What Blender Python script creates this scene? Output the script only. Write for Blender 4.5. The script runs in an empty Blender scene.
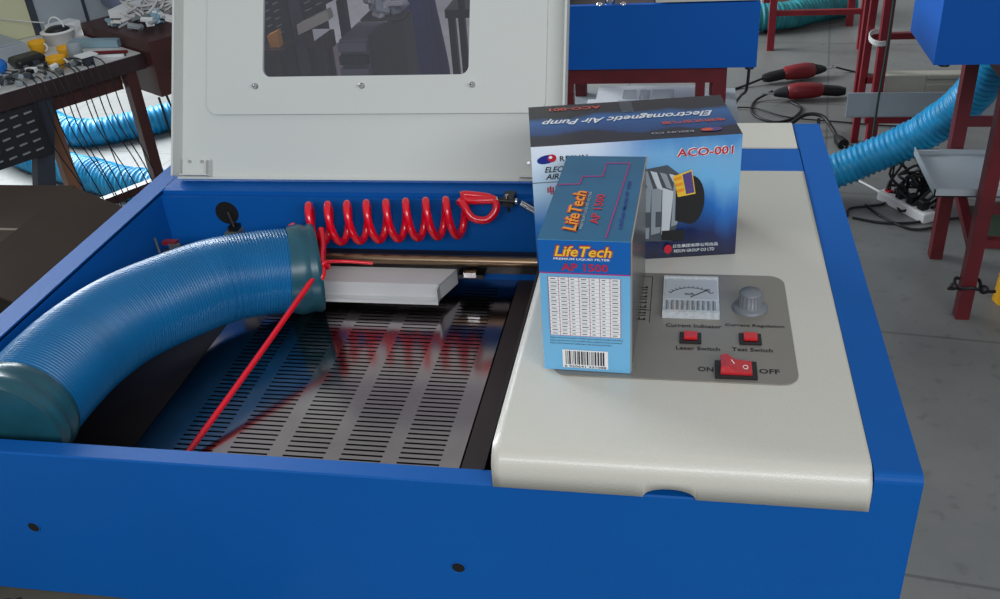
import bpy, bmesh, math, random
from mathutils import Matrix, Vector, Euler
random.seed(7)
SC = bpy.context.scene
COL = SC.collection
PI = math.pi
# ------------------------------------------------------------------ camera
cam_d = bpy.data.cameras.new('camera'); cam = bpy.data.objects.new('camera', cam_d); COL.objects.link(cam)
rot = Matrix(((0.98267204, -0.0300662, 0.18289801), (0.17161299, 0.5204169, -0.83648983), (-0.07003314, 0.85338284, 0.51655889)))
cam.matrix_world = Matrix.Translation((-0.1651, -0.5150, 0.4481)) @ rot.to_4x4()
cam_d.sensor_width = 36; cam_d.lens = 34.295; cam_d.clip_start = 0.02; cam_d.clip_end = 100
SC.camera = cam
# ------------------------------------------------------------------ world, lights, exposure
wd = bpy.data.worlds.new('world'); SC.world = wd; wd.use_nodes = True
nt = wd.node_tree; nt.nodes.clear()
wo = nt.nodes.new('ShaderNodeOutputWorld'); wb = nt.nodes.new('ShaderNodeBackground')
tc = nt.nodes.new('ShaderNodeTexCoord'); gr = nt.nodes.new('ShaderNodeSeparateXYZ'); rp = nt.nodes.new('ShaderNodeValToRGB')
mr = nt.nodes.new('ShaderNodeMapRange'); mr.inputs[1].default_value = -1; mr.inputs[2].default_value = 1
nt.links.new(tc.outputs['Generated'], gr.inputs[0]); nt.links.new(gr.outputs[2], mr.inputs[0]); nt.links.new(mr.outputs[0], rp.inputs[0])
rp.color_ramp.elements[0].position = 0.40; rp.color_ramp.elements[0].color = (0.10, 0.11, 0.12, 1)
rp.color_ramp.elements[1].position = 0.75; rp.color_ramp.elements[1].color = (0.50, 0.52, 0.54, 1)
nt.links.new(rp.outputs[0], wb.inputs[0]); wb.inputs[1].default_value = 0.74
nt.links.new(wb.outputs[0], wo.inputs[0])

def area(name, loc, target, sx, sy, power, col):
    l = bpy.data.lights.new(name, 'AREA'); l.shape = 'RECTANGLE'; l.size = sx; l.size_y = sy; l.energy = power; l.color = col
    o = bpy.data.objects.new(name, l); COL.objects.link(o); o.location = loc
    o.rotation_euler = (Vector(target) - Vector(loc)).to_track_quat('-Z', 'Y').to_euler()
    return o
area('daylight_from_left_windows', (-4.2, 3.6, 1.5), (-1.4, 1.6, -0.5), 3.2, 1.6, 400, (0.90, 0.96, 1.0))
area('daylight_from_rear_windows', (0.6, -2.3, 1.5), (-0.2, 0.1, -0.1), 3.6, 0.7, 66, (0.94, 0.97, 1.0))
SC.view_settings.view_transform = 'Standard'; SC.view_settings.look = 'None'
SC.view_settings.gamma = 1; SC.view_settings.use_curve_mapping = False; SC.view_settings.exposure = 0.0

# ------------------------------------------------------------------ materials
def s2l(c): return tuple((x / 255 / 12.92) if x <= 10 else (((x / 255) + .055) / 1.055) ** 2.4 for x in c)
MATS = {}
def mat(name, rgb, rough=0.5, metal=0.0, noise=0.0, nscale=20, bump=0.0, bscale=200, rgb2=None, emis=None, spec=None, coat=0):
    m = bpy.data.materials.new(name); m.use_nodes = True; t = m.node_tree
    b = t.nodes['Principled BSDF']; c = s2l(rgb)
    b.inputs['Base Color'].default_value = (*c, 1); b.inputs['Roughness'].default_value = rough; b.inputs['Metallic'].default_value = metal
    if spec is not None: b.inputs['Specular IOR Level'].default_value = spec
    if coat: b.inputs['Coat Weight'].default_value = coat; b.inputs['Coat Roughness'].default_value = 0.15
    co = t.nodes.new('ShaderNodeTexCoord')
    if noise or rgb2:
        n = t.nodes.new('ShaderNodeTexNoise'); n.inputs['Scale'].default_value = nscale; n.inputs['Detail'].default_value = 6
        t.links.new(co.outputs['Object'], n.inputs['Vector'])
        r = t.nodes.new('ShaderNodeValToRGB'); d = s2l(rgb2) if rgb2 else tuple(x * (1 - noise) for x in c)
        r.color_ramp.elements[0].position = .35; r.color_ramp.elements[0].color = (*d, 1)
        r.color_ramp.elements[1].position = .65; r.color_ramp.elements[1].color = (*c, 1)
        t.links.new(n.outputs[0], r.inputs[0]); t.links.new(r.outputs[0], b.inputs['Base Color'])
    if bump:
        n = t.nodes.new('ShaderNodeTexNoise'); n.inputs['Scale'].default_value = bscale; n.inputs['Detail'].default_value = 3
        t.links.new(co.outputs['Object'], n.inputs['Vector'])
        bp = t.nodes.new('ShaderNodeBump'); bp.inputs['Strength'].default_value = bump; bp.inputs['Distance'].default_value = 0.001
        t.links.new(n.outputs[0], bp.inputs['Height']); t.links.new(bp.outputs[0], b.inputs['Normal'])
    MATS[name] = m; return m
blue = mat('blue_powder_coat', (0, 88, 168), 0.58, spec=.25, noise=.06, nscale=9, bump=.25, bscale=900)
blue2 = mat('blue_powder_coat_far', (0, 88, 178), 0.5, spec=.25, noise=.05, nscale=4)
cream = mat('cream_powder_coat', (208, 205, 194), 0.30, coat=.35, noise=.03, nscale=5, bump=.35, bscale=1100)
lidw = mat('pale_lid_paint', (206, 209, 204), 0.5, noise=.03, nscale=4, bump=.2, bscale=900)
steel = mat('brushed_bed_steel', (186, 178, 178), 0.15, 1.0, noise=.12, nscale=6)
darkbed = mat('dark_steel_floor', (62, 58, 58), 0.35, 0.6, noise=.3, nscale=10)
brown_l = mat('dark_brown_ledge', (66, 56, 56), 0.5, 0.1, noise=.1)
black = mat('black_plastic', (16, 16, 18), 0.4)
hole = mat('black_recess', (4, 5, 8), 0.9)
chrome = mat('chrome', (205, 205, 205), 0.22, 1.0)
brass = mat('brass_rod', (150, 125, 100), 0.3, 0.9)
panelgrey = mat('grey_silver_panel', (142, 138, 130), 0.36, 0.3, noise=.06, nscale=25)
knobgrey = mat('grey_knob_plastic', (112, 116, 122), 0.4)
redsw = mat('red_switch_plastic', (205, 20, 32), 0.25, coat=.4)
redsw2 = mat('dark_red_rocker', (190, 8, 28), 0.2, coat=.6)
ink = mat('black_print', (28, 28, 30), 0.6)
white = mat('white_print', (235, 235, 235), 0.55)
clear = mat('clear_meter_plastic', (196, 202, 206), 0.12, noise=.2, nscale=300)
dial = mat('meter_dial', (176, 182, 188), 0.35)
redhose = mat('red_air_hose', (232, 8, 38), 0.22, coat=.5)
whitepaint = mat('white_sheet_metal', (214, 214, 214), 0.4, noise=.05)
duct = mat('blue_duct', (14, 108, 164), 0.34, noise=.10, nscale=30)
duct_cy = mat('cyan_duct_film', (28, 158, 214), 0.4, noise=.28, nscale=24)
duct_teal = mat('teal_duct_film', (48, 150, 160), 0.5, noise=.35, nscale=20)
collar = mat('translucent_green_cuff', (34, 88, 104), 0.3, noise=.3, nscale=18)
redpaint = mat('dark_red_stand_paint', (104, 24, 34), 0.5, noise=.3, nscale=14)
redpaint2 = mat('red_stand_paint', (140, 30, 42), 0.5, noise=.25, nscale=14)
greysheet = mat('grey_white_sheet_metal', (168, 178, 184), 0.45, noise=.08, nscale=8)
creamplank = mat('cream_foam', (196, 192, 176), 0.8, noise=.1, nscale=9)
concrete = None
wood = mat('dark_varnished_wood', (58, 42, 44), 0.4, noise=.4, nscale=12)
woodred = mat('red_brown_wood', (80, 44, 42), 0.42, noise=.35, nscale=8)
woodpale = mat('tan_wood', (146, 104, 80), 0.6, noise=.2, nscale=14)
steelgrey = mat('blue_grey_steel', (64, 70, 82), 0.5, .2, noise=.2)
louvre = mat('black_cabinet_paint', (34, 36, 42), 0.45, noise=.2)
slotm = mat('pale_louvre_lip', (150, 156, 162), 0.4, .3)
carton = mat('brown_cardboard', (74, 62, 54), 0.9, noise=.2, nscale=7)
yellow = mat('yellow_plastic', (238, 176, 30), 0.4)
orange = mat('orange_plastic', (236, 160, 60), 0.5)
paperw = mat('white_paper', (238, 242, 244), 0.7)
partgrey = mat('grey_partition', (158, 168, 176), 0.6, noise=.05)
partcream = mat('cream_partition', (204, 204, 168), 0.7, noise=.06, nscale=4)
clothgrey = mat('grey_blue_fabric', (110, 118, 142), 0.85, noise=.12)
metalbit = mat('dull_metal', (126, 136, 138), 0.4, .5, noise=.3, nscale=40)
cable = mat('black_cable', (22, 22, 26), 0.5)
cablew = mat('white_cable', (208, 208, 206), 0.5)
toolred = mat('red_tool_housing', (132, 28, 36), 0.4, noise=.15)
tinblue = mat('pale_blue_extrusion', (156, 190, 206), 0.4, .3, noise=.1)
jeans = mat('dark_blue_cloth', (58, 68, 120), 0.9, noise=.2, nscale=20)
trouser = mat('dark_trousers', (34, 36, 58), 0.9, noise=.15, nscale=20)
skin = mat('skin', (196, 150, 124), 0.6)
hair = mat('black_hair', (20, 18, 18), 0.6)
drawerm = mat('grey_drawer_plastic', (112, 116, 126), 0.5)
darkcab = mat('dark_olive_cabinet', (62, 62, 58), 0.5, noise=.1)
# floor: smooth grey concrete with faint joints and scuffs
def make_floor_mat():
    m = bpy.data.materials.new('polished_concrete'); m.use_nodes = True; t = m.node_tree; b = t.nodes['Principled BSDF']
    co = t.nodes.new('ShaderNodeTexCoord')
    n = t.nodes.new('ShaderNodeTexNoise'); n.inputs['Scale'].default_value = 2.2; n.inputs['Detail'].default_value = 9; n.inputs['Roughness'].default_value = .6
    t.links.new(co.outputs['Object'], n.inputs['Vector'])
    r = t.nodes.new('ShaderNodeValToRGB')
    r.color_ramp.elements[0].position = .3; r.color_ramp.elements[0].color = (*s2l((106, 108, 107)), 1)
    r.color_ramp.elements[1].position = .7; r.color_ramp.elements[1].color = (*s2l((130, 130, 127)), 1)
    t.links.new(n.outputs[0], r.inputs[0])
    n2 = t.nodes.new('ShaderNodeTexNoise'); n2.inputs['Scale'].default_value = 28; n2.inputs['Detail'].default_value = 5
    t.links.new(co.outputs['Object'], n2.inputs['Vector'])
    r2 = t.nodes.new('ShaderNodeValToRGB'); r2.color_ramp.elements[0].position = .28; r2.color_ramp.elements[0].color = (.55, .55, .55, 1)
    r2.color_ramp.elements[1].position = .4; r2.color_ramp.elements[1].color = (1, 1, 1, 1)
    t.links.new(n2.outputs[0], r2.inputs[0])
    br = t.nodes.new('ShaderNodeTexBrick'); br.inputs['Scale'].default_value = 1.0; br.offset = 0
    br.inputs['Brick Width'].default_value = 0.8; br.inputs['Row Height'].default_value = 0.8; br.inputs['Mortar Size'].default_value = .004
    br.inputs['Color1'].default_value = (1, 1, 1, 1); br.inputs['Color2'].default_value = (.97, .97, .97, 1); br.inputs['Mortar'].default_value = (.55, .55, .55, 1)
    mp = t.nodes.new('ShaderNodeMapping'); mp.inputs['Rotation'].default_value = (0, 0, .12); t.links.new(co.outputs['Object'], mp.inputs[0]); t.links.new(mp.outputs[0], br.inputs['Vector'])
    m1 = t.nodes.new('ShaderNodeMix'); m1.data_type = 'RGBA'; m1.blend_type = 'MULTIPLY'; m1.inputs[0].default_value = .5
    t.links.new(r.outputs[0], m1.inputs[6]); t.links.new(r2.outputs[0], m1.inputs[7])
    m2 = t.nodes.new('ShaderNodeMix'); m2.data_type = 'RGBA'; m2.blend_type = 'MULTIPLY'; m2.inputs[0].default_value = .8
    t.links.new(m1.outputs[2], m2.inputs[6]); t.links.new(br.outputs[0], m2.inputs[7]); t.links.new(m2.outputs[2], b.inputs['Base Color'])
    b.inputs['Roughness'].default_value = .42
    return m
concrete = make_floor_mat()
def make_glass(name, tint, fac):
    m = bpy.data.materials.new(name); m.use_nodes = True; t = m.node_tree; t.nodes.clear()
    o = t.nodes.new('ShaderNodeOutputMaterial'); tr = t.nodes.new('ShaderNodeBsdfTransparent'); gl = t.nodes.new('ShaderNodeBsdfGlossy')
    mx = t.nodes.new('ShaderNodeMixShader'); tr.inputs[0].default_value = (*tint, 1); gl.inputs['Roughness'].default_value = .04; gl.inputs[0].default_value = (.9, .9, 1, 1)
    mx.inputs[0].default_value = fac
    t.links.new(tr.outputs[0], mx.inputs[1]); t.links.new(gl.outputs[0], mx.inputs[2]); t.links.new(mx.outputs[0], o.inputs[0]); return m
tint = make_glass('smoked_acrylic', (.56, .53, .60), .13)
film = make_glass('clear_plastic_film', (.9, .93, .93), .12)
# box print: local generated gradient (printed artwork)
def print_mat(name, stops, axis=2, rough=.3, streak=None, diag=0.0):
    m = bpy.data.materials.new(name); m.use_nodes = True; t = m.node_tree; b = t.nodes['Principled BSDF']; b.inputs['Roughness'].default_value = rough
    co = t.nodes.new('ShaderNodeTexCoord'); sp = t.nodes.new('ShaderNodeSeparateXYZ'); t.links.new(co.outputs['Generated'], sp.inputs[0])
    r = t.nodes.new('ShaderNodeValToRGB'); el = r.color_ramp.elements
    while len(el) < len(stops): el.new(.5)
    for e, (p, c) in zip(el, stops): e.position = p; e.color = (*s2l(c), 1)
    src = sp.outputs[axis]
    if diag:
        a = t.nodes.new('ShaderNodeMath'); a.operation = 'MULTIPLY_ADD'; a.inputs[1].default_value = diag
        t.links.new(sp.outputs[0], a.inputs[0]); t.links.new(sp.outputs[axis], a.inputs[2]); src = a.outputs[0]
    if streak:
        n = t.nodes.new('ShaderNodeTexNoise'); n.inputs['Scale'].default_value = 1; n.inputs['Detail'].default_value = 3
        mp = t.nodes.new('ShaderNodeMapping'); mp.inputs['Scale'].default_value = streak; t.links.new(co.outputs['Generated'], mp.inputs[0]); t.links.new(mp.outputs[0], n.inputs['Vector'])
        a = t.nodes.new('ShaderNodeMath'); a.operation = 'MULTIPLY_ADD'; a.inputs[1].default_value = .35
        t.links.new(n.outputs[0], a.inputs[0]); t.links.new(src, a.inputs[2])
        s = t.nodes.new('ShaderNodeMath'); s.operation = 'SUBTRACT'; s.inputs[1].default_value = .175; t.links.new(a.outputs[0], s.inputs[0]); src = s.outputs[0]
    t.links.new(src, r.inputs[0]); t.links.new(r.outputs[0], b.inputs['Base Color']); return m
# ------------------------------------------------------------------ mesh helper
_txt = {}
def text_geo(s, shear=0.0, ext=0.0, space=1.0):
    k = (s, shear, space)
    if k in _txt: return _txt[k]
    cu = bpy.data.curves.new('t', 'FONT'); cu.body = s; cu.size = 1; cu.shear = shear; cu.space_character = space; cu.offset = .018; cu.resolution_u = 2
    cu.align_x = 'CENTER'; cu.align_y = 'CENTER'
    o = bpy.data.objects.new('t', cu); COL.objects.link(o)
    dg = bpy.context.evaluated_depsgraph_get(); dg.update()
    me = o.evaluated_get(dg).to_mesh()
    V = [tuple(v.co) for v in me.vertices]; F = [tuple(p.vertices) for p in me.polygons]
    # normalise: width/height box
    xs = [v[0] for v in V] or [0, 1]; ys = [v[1] for v in V] or [0, 1]
    x0, x1, y0, y1 = min(xs), max(xs), min(ys), max(ys)
    V = [((v[0] - (x0 + x1) / 2) / max(1e-6, x1 - x0), (v[1] - (y0 + y1) / 2) / max(1e-6, y1 - y0)) for v in V]
    bpy.data.objects.remove(o); bpy.data.curves.remove(cu)
    _txt[k] = (V, F); return _txt[k]

class MB:
    def __init__(s): s.v = []; s.f = []; s.mi = []; s.m = []; s.T = Matrix.Identity(4); s.cur = 0; s.sm = []; s.smooth = False
    def use(s, m):
        if m not in s.m: s.m.append(m)
        s.cur = s.m.index(m); return s
    def add(s, V, F):
        n = len(s.v); s.v += [tuple(s.T @ Vector(v)) for v in V]
        for f in F: s.f.append(tuple(i + n for i in f)); s.mi.append(s.cur); s.sm.append(s.smooth)
        return s
    def box(s, x0, x1, y0, y1, z0, z1):
        return s.add([(x0,y0,z0),(x1,y0,z0),(x1,y1,z0),(x0,y1,z0),(x0,y0,z1),(x1,y0,z1),(x1,y1,z1),(x0,y1,z1)],
                     [(3,2,1,0),(4,5,6,7),(0,1,5,4),(1,2,6,5),(2,3,7,6),(3,0,4,7)])
    def quad(s, a, b, c, d): return s.add([a, b, c, d], [(0, 1, 2, 3)])
    def prism(s, pts, a, b, axis='x'):      # polygon pts (2D) swept along axis from a to b
        def P(p, t): return {'x': (t, p[0], p[1]), 'y': (p[0], t, p[1]), 'z': (p[0], p[1], t)}[axis]
        n = len(pts); V = [P(p, a) for p in pts] + [P(p, b) for p in pts]
        F = [tuple(range(n))[::-1], tuple(range(n, 2 * n))] + [(i, (i + 1) % n, n + (i + 1) % n, n + i) for i in range(n)]
        return s.add(V, F)
    def bar(s, p, q, w, h=None, up=(0, 0, 1)):
        h = h or w; p = Vector(p); q = Vector(q); d = (q - p).normalized(); u = Vector(up)
        if abs(d.dot(u)) > .95: u = Vector((0, 1, 0))
        a = d.cross(u).normalized() * w / 2; b = d.cross(a).normalized() * h / 2
        V = [p - a - b, p + a - b, p + a + b, p - a + b, q - a - b, q + a - b, q + a + b, q - a + b]
        return s.add([tuple(v) for v in V], [(3,2,1,0),(4,5,6,7),(0,1,5,4),(1,2,6,5),(2,3,7,6),(3,0,4,7)])
    def tube(s, pts, r, n=12, caps=True):
        sm0 = s.smooth; s.smooth = True
        pts = [Vector(p) for p in pts]; N = len(pts)
        R = r if isinstance(r, (list, tuple)) else [r] * N
        t = (pts[1] - pts[0]).normalized(); u = t.orthogonal().normalized(); V = []; F = []
        for i, p in enumerate(pts):
            a = pts[max(i - 1, 0)]; b = pts[min(i + 1, N - 1)]; t = (b - a)
            if t.length < 1e-9: t = Vector((0, 0, 1))
            t.normalize(); u = (u - t * u.dot(t)); u = u.normalized() if u.length > 1e-6 else t.orthogonal().normalized(); w = t.cross(u)
            for k in range(n):
                an = 2 * PI * k / n; V.append(tuple(p + (u * math.cos(an) + w * math.sin(an)) * R[i]))
        for i in range(N - 1):
            for k in range(n): F.append((i*n+k, i*n+(k+1)%n, (i+1)*n+(k+1)%n, (i+1)*n+k))
        s.add(V, F)
        if caps:
            s.smooth = False; s.add(V[:n], [tuple(range(n))[::-1]]); s.add(V[-n:], [tuple(range(n))])
        s.smooth = sm0; return s
    def cyl(s, p, q, r, n=20, r2=None): return s.tube([p, q], [r, r if r2 is None else r2], n)
    def lathe(s, c, prof, n=32):            # prof list of (r,z) about +z at c
        sm0 = s.smooth; s.smooth = True; V = []; F = []; m = len(prof)
        for k in range(n):
            a = 2 * PI * k / n
            for r, z in prof: V.append((c[0] + r * math.cos(a), c[1] + r * math.sin(a), c[2] + z))
        for k in range(n):
            for i in range(m - 1):
                a = k * m + i; b = ((k + 1) % n) * m + i; F.append((a, b, b + 1, a + 1))
        s.add(V, F); s.smooth = sm0; return s
    def ball(s, c, r, n=12):
        return s.lathe(c, [(max(1e-5, r * math.sin(PI * i / 8)), -r * math.cos(PI * i / 8)) for i in range(9)], n)
    def text(s, t, c, u, v, w, h, shear=0.0, space=1.0):   # centred at c, along unit u (width w) and v (height h)
        V, F = text_geo(t, shear, space=space); c = Vector(c); u = Vector(u); v = Vector(v)
        return s.add([tuple(c + u * (a * w) + v * (b * h)) for a, b in V], F)
    def poly(s, pts): return s.add(pts, [tuple(range(len(pts)))])
    def build(s, name, parent=None, loc=None, bevel=0, weld=False, solid=0, sub=0):
        me = bpy.data.meshes.new(name)
        if parent is not None and loc is None: off = Vector(parent['_o']) if '_o' in parent else Vector((0, 0, 0))
        else: off = Vector(loc or (0, 0, 0))
        me.from_pydata([tuple(Vector(v) - off) for v in s.v], [], s.f)
        for m in s.m: me.materials.append(m)
        me.polygons.foreach_set('material_index', s.mi); me.polygons.foreach_set('use_smooth', s.sm)
        bm = bmesh.new(); bm.from_mesh(me)
        if weld: bmesh.ops.remove_doubles(bm, verts=bm.verts, dist=1e-5)
        bmesh.ops.recalc_face_normals(bm, faces=bm.faces) if weld else None
        bm.to_mesh(me); bm.free(); me.update()
        o = bpy.data.objects.new(name, me); COL.objects.link(o)
        if parent is not None: o.parent = parent
        else: o.location = off
        if solid:
            md = o.modifiers.new('s', 'SOLIDIFY'); md.thickness = solid; md.offset = -1
        if bevel:
            md = o.modifiers.new('b', 'BEVEL'); md.width = bevel; md.segments = 3; md.limit_method = 'ANGLE'; md.angle_limit = math.radians(40)
        if sub:
            md = o.modifiers.new('u', 'SUBSURF'); md.levels = sub; md.render_levels = sub
        return o
def tag(o, label=None, cat=None, group=None, kind=None):
    if label: o['label'] = label
    if cat: o['category'] = cat
    if group: o['group'] = group
    if kind: o['kind'] = kind
    return o
_keep = []
def empty(name, loc, label, cat, group=None):
    o = bpy.data.objects.new(name, None); COL.objects.link(o); o.location = loc; o.empty_display_size = .05
    o['_o'] = tuple(loc); _keep.append(o)
    return tag(o, label, cat, group)
def smooth_path(pts, n=8):
    P = [Vector(p) for p in pts]; P = [P[0] * 2 - P[1]] + P + [P[-1] * 2 - P[-2]]; out = []
    for i in range(1, len(P) - 2):
        for k in range(n):
            t = k / n; a, b, c, d = P[i-1], P[i], P[i+1], P[i+2]
            out.append(.5 * ((2 * b) + (c - a) * t + (2*a - 5*b + 4*c - d) * t*t + (3*b - a - 3*c + d) * t**3))
    out.append(P[-2]); return out
def resample(pts, step):
    L = [0]
    for a, b in zip(pts, pts[1:]): L.append(L[-1] + (b - a).length)
    n = max(2, int(L[-1] / step)); out = []; j = 0
    for i in range(n + 1):
        d = L[-1] * i / n
        while j < len(L) - 2 and L[j+1] < d: j += 1
        t = (d - L[j]) / max(1e-9, L[j+1] - L[j]); out.append(pts[j].lerp(pts[j+1], min(1, t)))
    return out
def ribbed(mb, pts, r, pitch, amp, n=28, crumple=0, caps=False):
    P = resample(smooth_path(pts, 12), pitch / 4); R = []
    for i in range(len(P)):
        a = amp * math.cos(i * PI / 2)
        R.append(r + a + (random.uniform(-crumple, crumple) if crumple else 0))
    return mb.tube(P, R, n, caps)
F = -0.90
# ================================================================== SETTING
fl = MB().use(concrete).box(-9, 7, -4, 11, F - .1, F).build('floor'); tag(fl, kind='structure')

# ================================================================== MAIN ENGRAVER
W, D, H1, LIP, YC, XL, YH = 0.80, 0.645, 0.0308, 0.0159, 0.498, -0.294, 0.463
w1, w2, ZB, HB = 0.0313, 0.0258, -0.108, -0.195
LE = empty('laser_engraver', (-0.4, 0.32, HB), 'large blue laser engraving machine with its pale lid raised and cream control cover', 'machine', )
def side_profile(r=.006):
    pts = [(0.0, HB), (D, HB), (D, 0)]
    for k in range(5):
        a = PI / 2 + (PI / 2) * k / 4; pts.append((r + r * math.cos(a), -r + r * math.sin(a)))
    return pts
b = MB().use(blue)
b.prism(side_profile(), -.004, 0); b.prism(side_profile(), -W, -W + .004)
def strip(x0, x1):       # folded top strip of the side walls, with inner return
    pts = [(0.0, -H1 - .0012), (0.004, -H1 - .0012), (.004, -.006), (.006, -.004), (D, -.004), (D, 0)]
    for k in range(5):
        a = PI / 2 + (PI / 2) * k / 4; pts.append((.006 + .006 * math.cos(a), -.006 + .006 * math.sin(a)))
    b.prism(pts, x0, x1)
strip(-w1, -.004); strip(-W + .004, -W + w2)
b.box(-w1, -w1 + .003, .004, D, -.16, -.002); b.box(-W + w2 - .003, -W + w2, .004, D, -.16, -.002)
# front wall with folded lip
b.prism([(0, HB), (0.003, HB), (.003, -H1 - .0025), (0, -H1 - .0012)], -W + .004, -.004)
b.prism([(.003, -H1 - .0025), (LIP - .003, -H1 - .0025), (LIP - .003, -.13), (LIP, -.13), (LIP, -H1), (.0012, -H1), (0, -H1 - .0012)], -W + w2, -w1)
b.box(-w1, -.004, .0030, .004, -H1 - .02, -H1 - .0012); b.box(-W + .004, -W + w2, .0030, .004, -H1 - .02, -H1 - .0012)
# rear deck behind the opening and between the covers
b.box(-W + w2 - .001, XL - .001, .43, .437, -.16, -.011)
b.prism([(.43, -.011), (.43, -.006), (.437, -.006), (.437, -.001), (.446, .0), (D, 0), (D, -.004), (.44, -.011)], -W + w2 - .001, XL - .002)
b.box(XL - .004, -w1 + .001, YC + .0015, .5655, -.003, 0)
b.box(-W + .004, -.004, D - .003, D, HB, -.004)
b.box(-W + .004, -.004, .003, D - .003, HB, HB + .003)
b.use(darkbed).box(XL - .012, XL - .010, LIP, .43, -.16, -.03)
body = b.build('body', LE)
for hx, hz in ((-.703, -.114), (-.329, -.120)):
    h = MB().use(hole); h.cyl((hx, -.0006, hz), (hx, .002, hz), .0052, 20)
    h.use(blue); h.smooth = True
    ring = [(hx + .0056 * math.cos(2*PI*k/24), -.0004, hz + .0056 * math.sin(2*PI*k/24)) for k in range(25)]
    h.tube(ring, .0006, 6, False)
    o = h.build('bolt_hole', LE)
# floor of the work chamber
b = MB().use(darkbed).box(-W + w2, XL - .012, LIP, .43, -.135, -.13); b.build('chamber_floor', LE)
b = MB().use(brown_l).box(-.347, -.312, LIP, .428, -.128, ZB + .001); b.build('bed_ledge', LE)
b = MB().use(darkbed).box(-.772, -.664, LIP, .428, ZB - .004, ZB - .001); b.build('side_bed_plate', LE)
# perforated bed
b = MB().use(steel)
rows = [(-.387, .0195), (-.441, .0195), (-.495, .0195), (-.549, .0195), (-.603, .0195)]
xs = -.662; zt, zb = ZB, ZB - .0016
for cx, hw in sorted(rows):
    b.box(xs, cx - hw, LIP, .43, zb, zt); xs = cx + hw
    y = LIP
    b.box(cx - hw, cx + hw, y, .03, zb, zt); y = .03
    while y < .41:
        b.box(cx - hw, cx + hw, y, y + .0045, zb, zt)
        y += .0068
    b.box(cx - hw, cx + hw, .41, .43, zb, zt)
b.box(xs, -.349, LIP, .43, zb, zt)
b.build('perforated_bed', LE)
# rail, beam, carriage tray
b = MB().use(brass).cyl((-W + w2 + .003, .402, -.068), (XL - .012, .402, -.068), .0062, 16); b.use(darkbed).box(-W + w2 + .003, XL - .012, .409, .421, -.088, -.066)
b.build('guide_rail', LE)
b = MB().use(whitepaint)
X0, X1 = -.575, -.412
b.add([(X0, .398, -.0770), (X1, .398, -.0770), (X1 - .012, .363, -.0770), (X0, .363, -.0770), (X0, .398, -.0785), (X1, .398, -.0785), (X1 - .012, .363, -.0785), (X0, .363, -.0785)],
      [(3,2,1,0),(4,5,6,7),(0,1,5,4),(1,2,6,5),(2,3,7,6),(3,0,4,7)])
b.add([(X0, .363, -.0785), (X1 - .012, .363, -.0785), (X1 - .012, .3635, -.094), (X0, .3635, -.094)], [(0, 1, 2, 3)])
b.box(X0, X1 - .012, .350, .364, -.0955, -.094)
b.box(X0, X1 - .012, .3495, .3505, -.0955, -.0915)
b.box(X1 - .0135, X1 - .012, .350, .364, -.0955, -.077)
b.add([(X1, .398, -.077), (X1 - .012, .363, -.077), (X1 - .012, .363, -.0955), (X1, .398, -.0955)], [(0, 1, 2, 3)])
b.build('carriage_tray', LE)
b = MB().use(chrome).box(-.402, -.388, .388, .400, -.082, -.076); b.use(black).box(-.41, -.38, .392, .408, -.086, -.081)
b.build('carriage_bracket', LE)
# mirror mount and round cut-out on the chamber's back wall
b = MB().use(hole).cyl((-.694, .4299, -.026), (-.694, .4295, -.026), .0145, 28); b.build('wall_opening', LE)
b = MB().use(metalbit).box(-.694, -.677, .412, .4295, -.056, -.044); b.use(black).box(-.690, -.679, .416, .428, -.044, -.038); b.use(brass).cyl((-.684, .42, -.038), (-.6875, .42, -.020), .0014, 8)
b.build('mirror_mount', LE)
b = MB().use(toolred).box(-.752, -.735, .372, .380, -.040, -.036).use(metalbit).cyl((-.758, .372, -.05), (-.759, .372, -.031), .0015, 8); b.box(-.744, -.730, .371, .374, -.047, -.038)
b.build('terminal_block', LE)
# hose fitting
b = MB().use(black).box(-.3555, -.344, .408, .430, -.003, .006); b.cyl((-.36, .410, .004), (-.341, .410, .003), .0028, 12); b.cyl((-.3495, .410, -.010), (-.3495, .410, .0), .0016, 10)
b.use(chrome).cyl((-.3505, .410, .005), (-.3505, .410, .0105), .002, 12); b.cyl((-.3625, .410, .0045), (-.3605, .410, .0045), .0035, 12); b.cyl((-.341, .410, .003), (-.339, .410, .003), .0034, 12)
b.cyl((-.335, .405, .0035), (-.300, .405, -.018), .0033, 12)
b.build('hose_fitting', LE)

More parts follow.
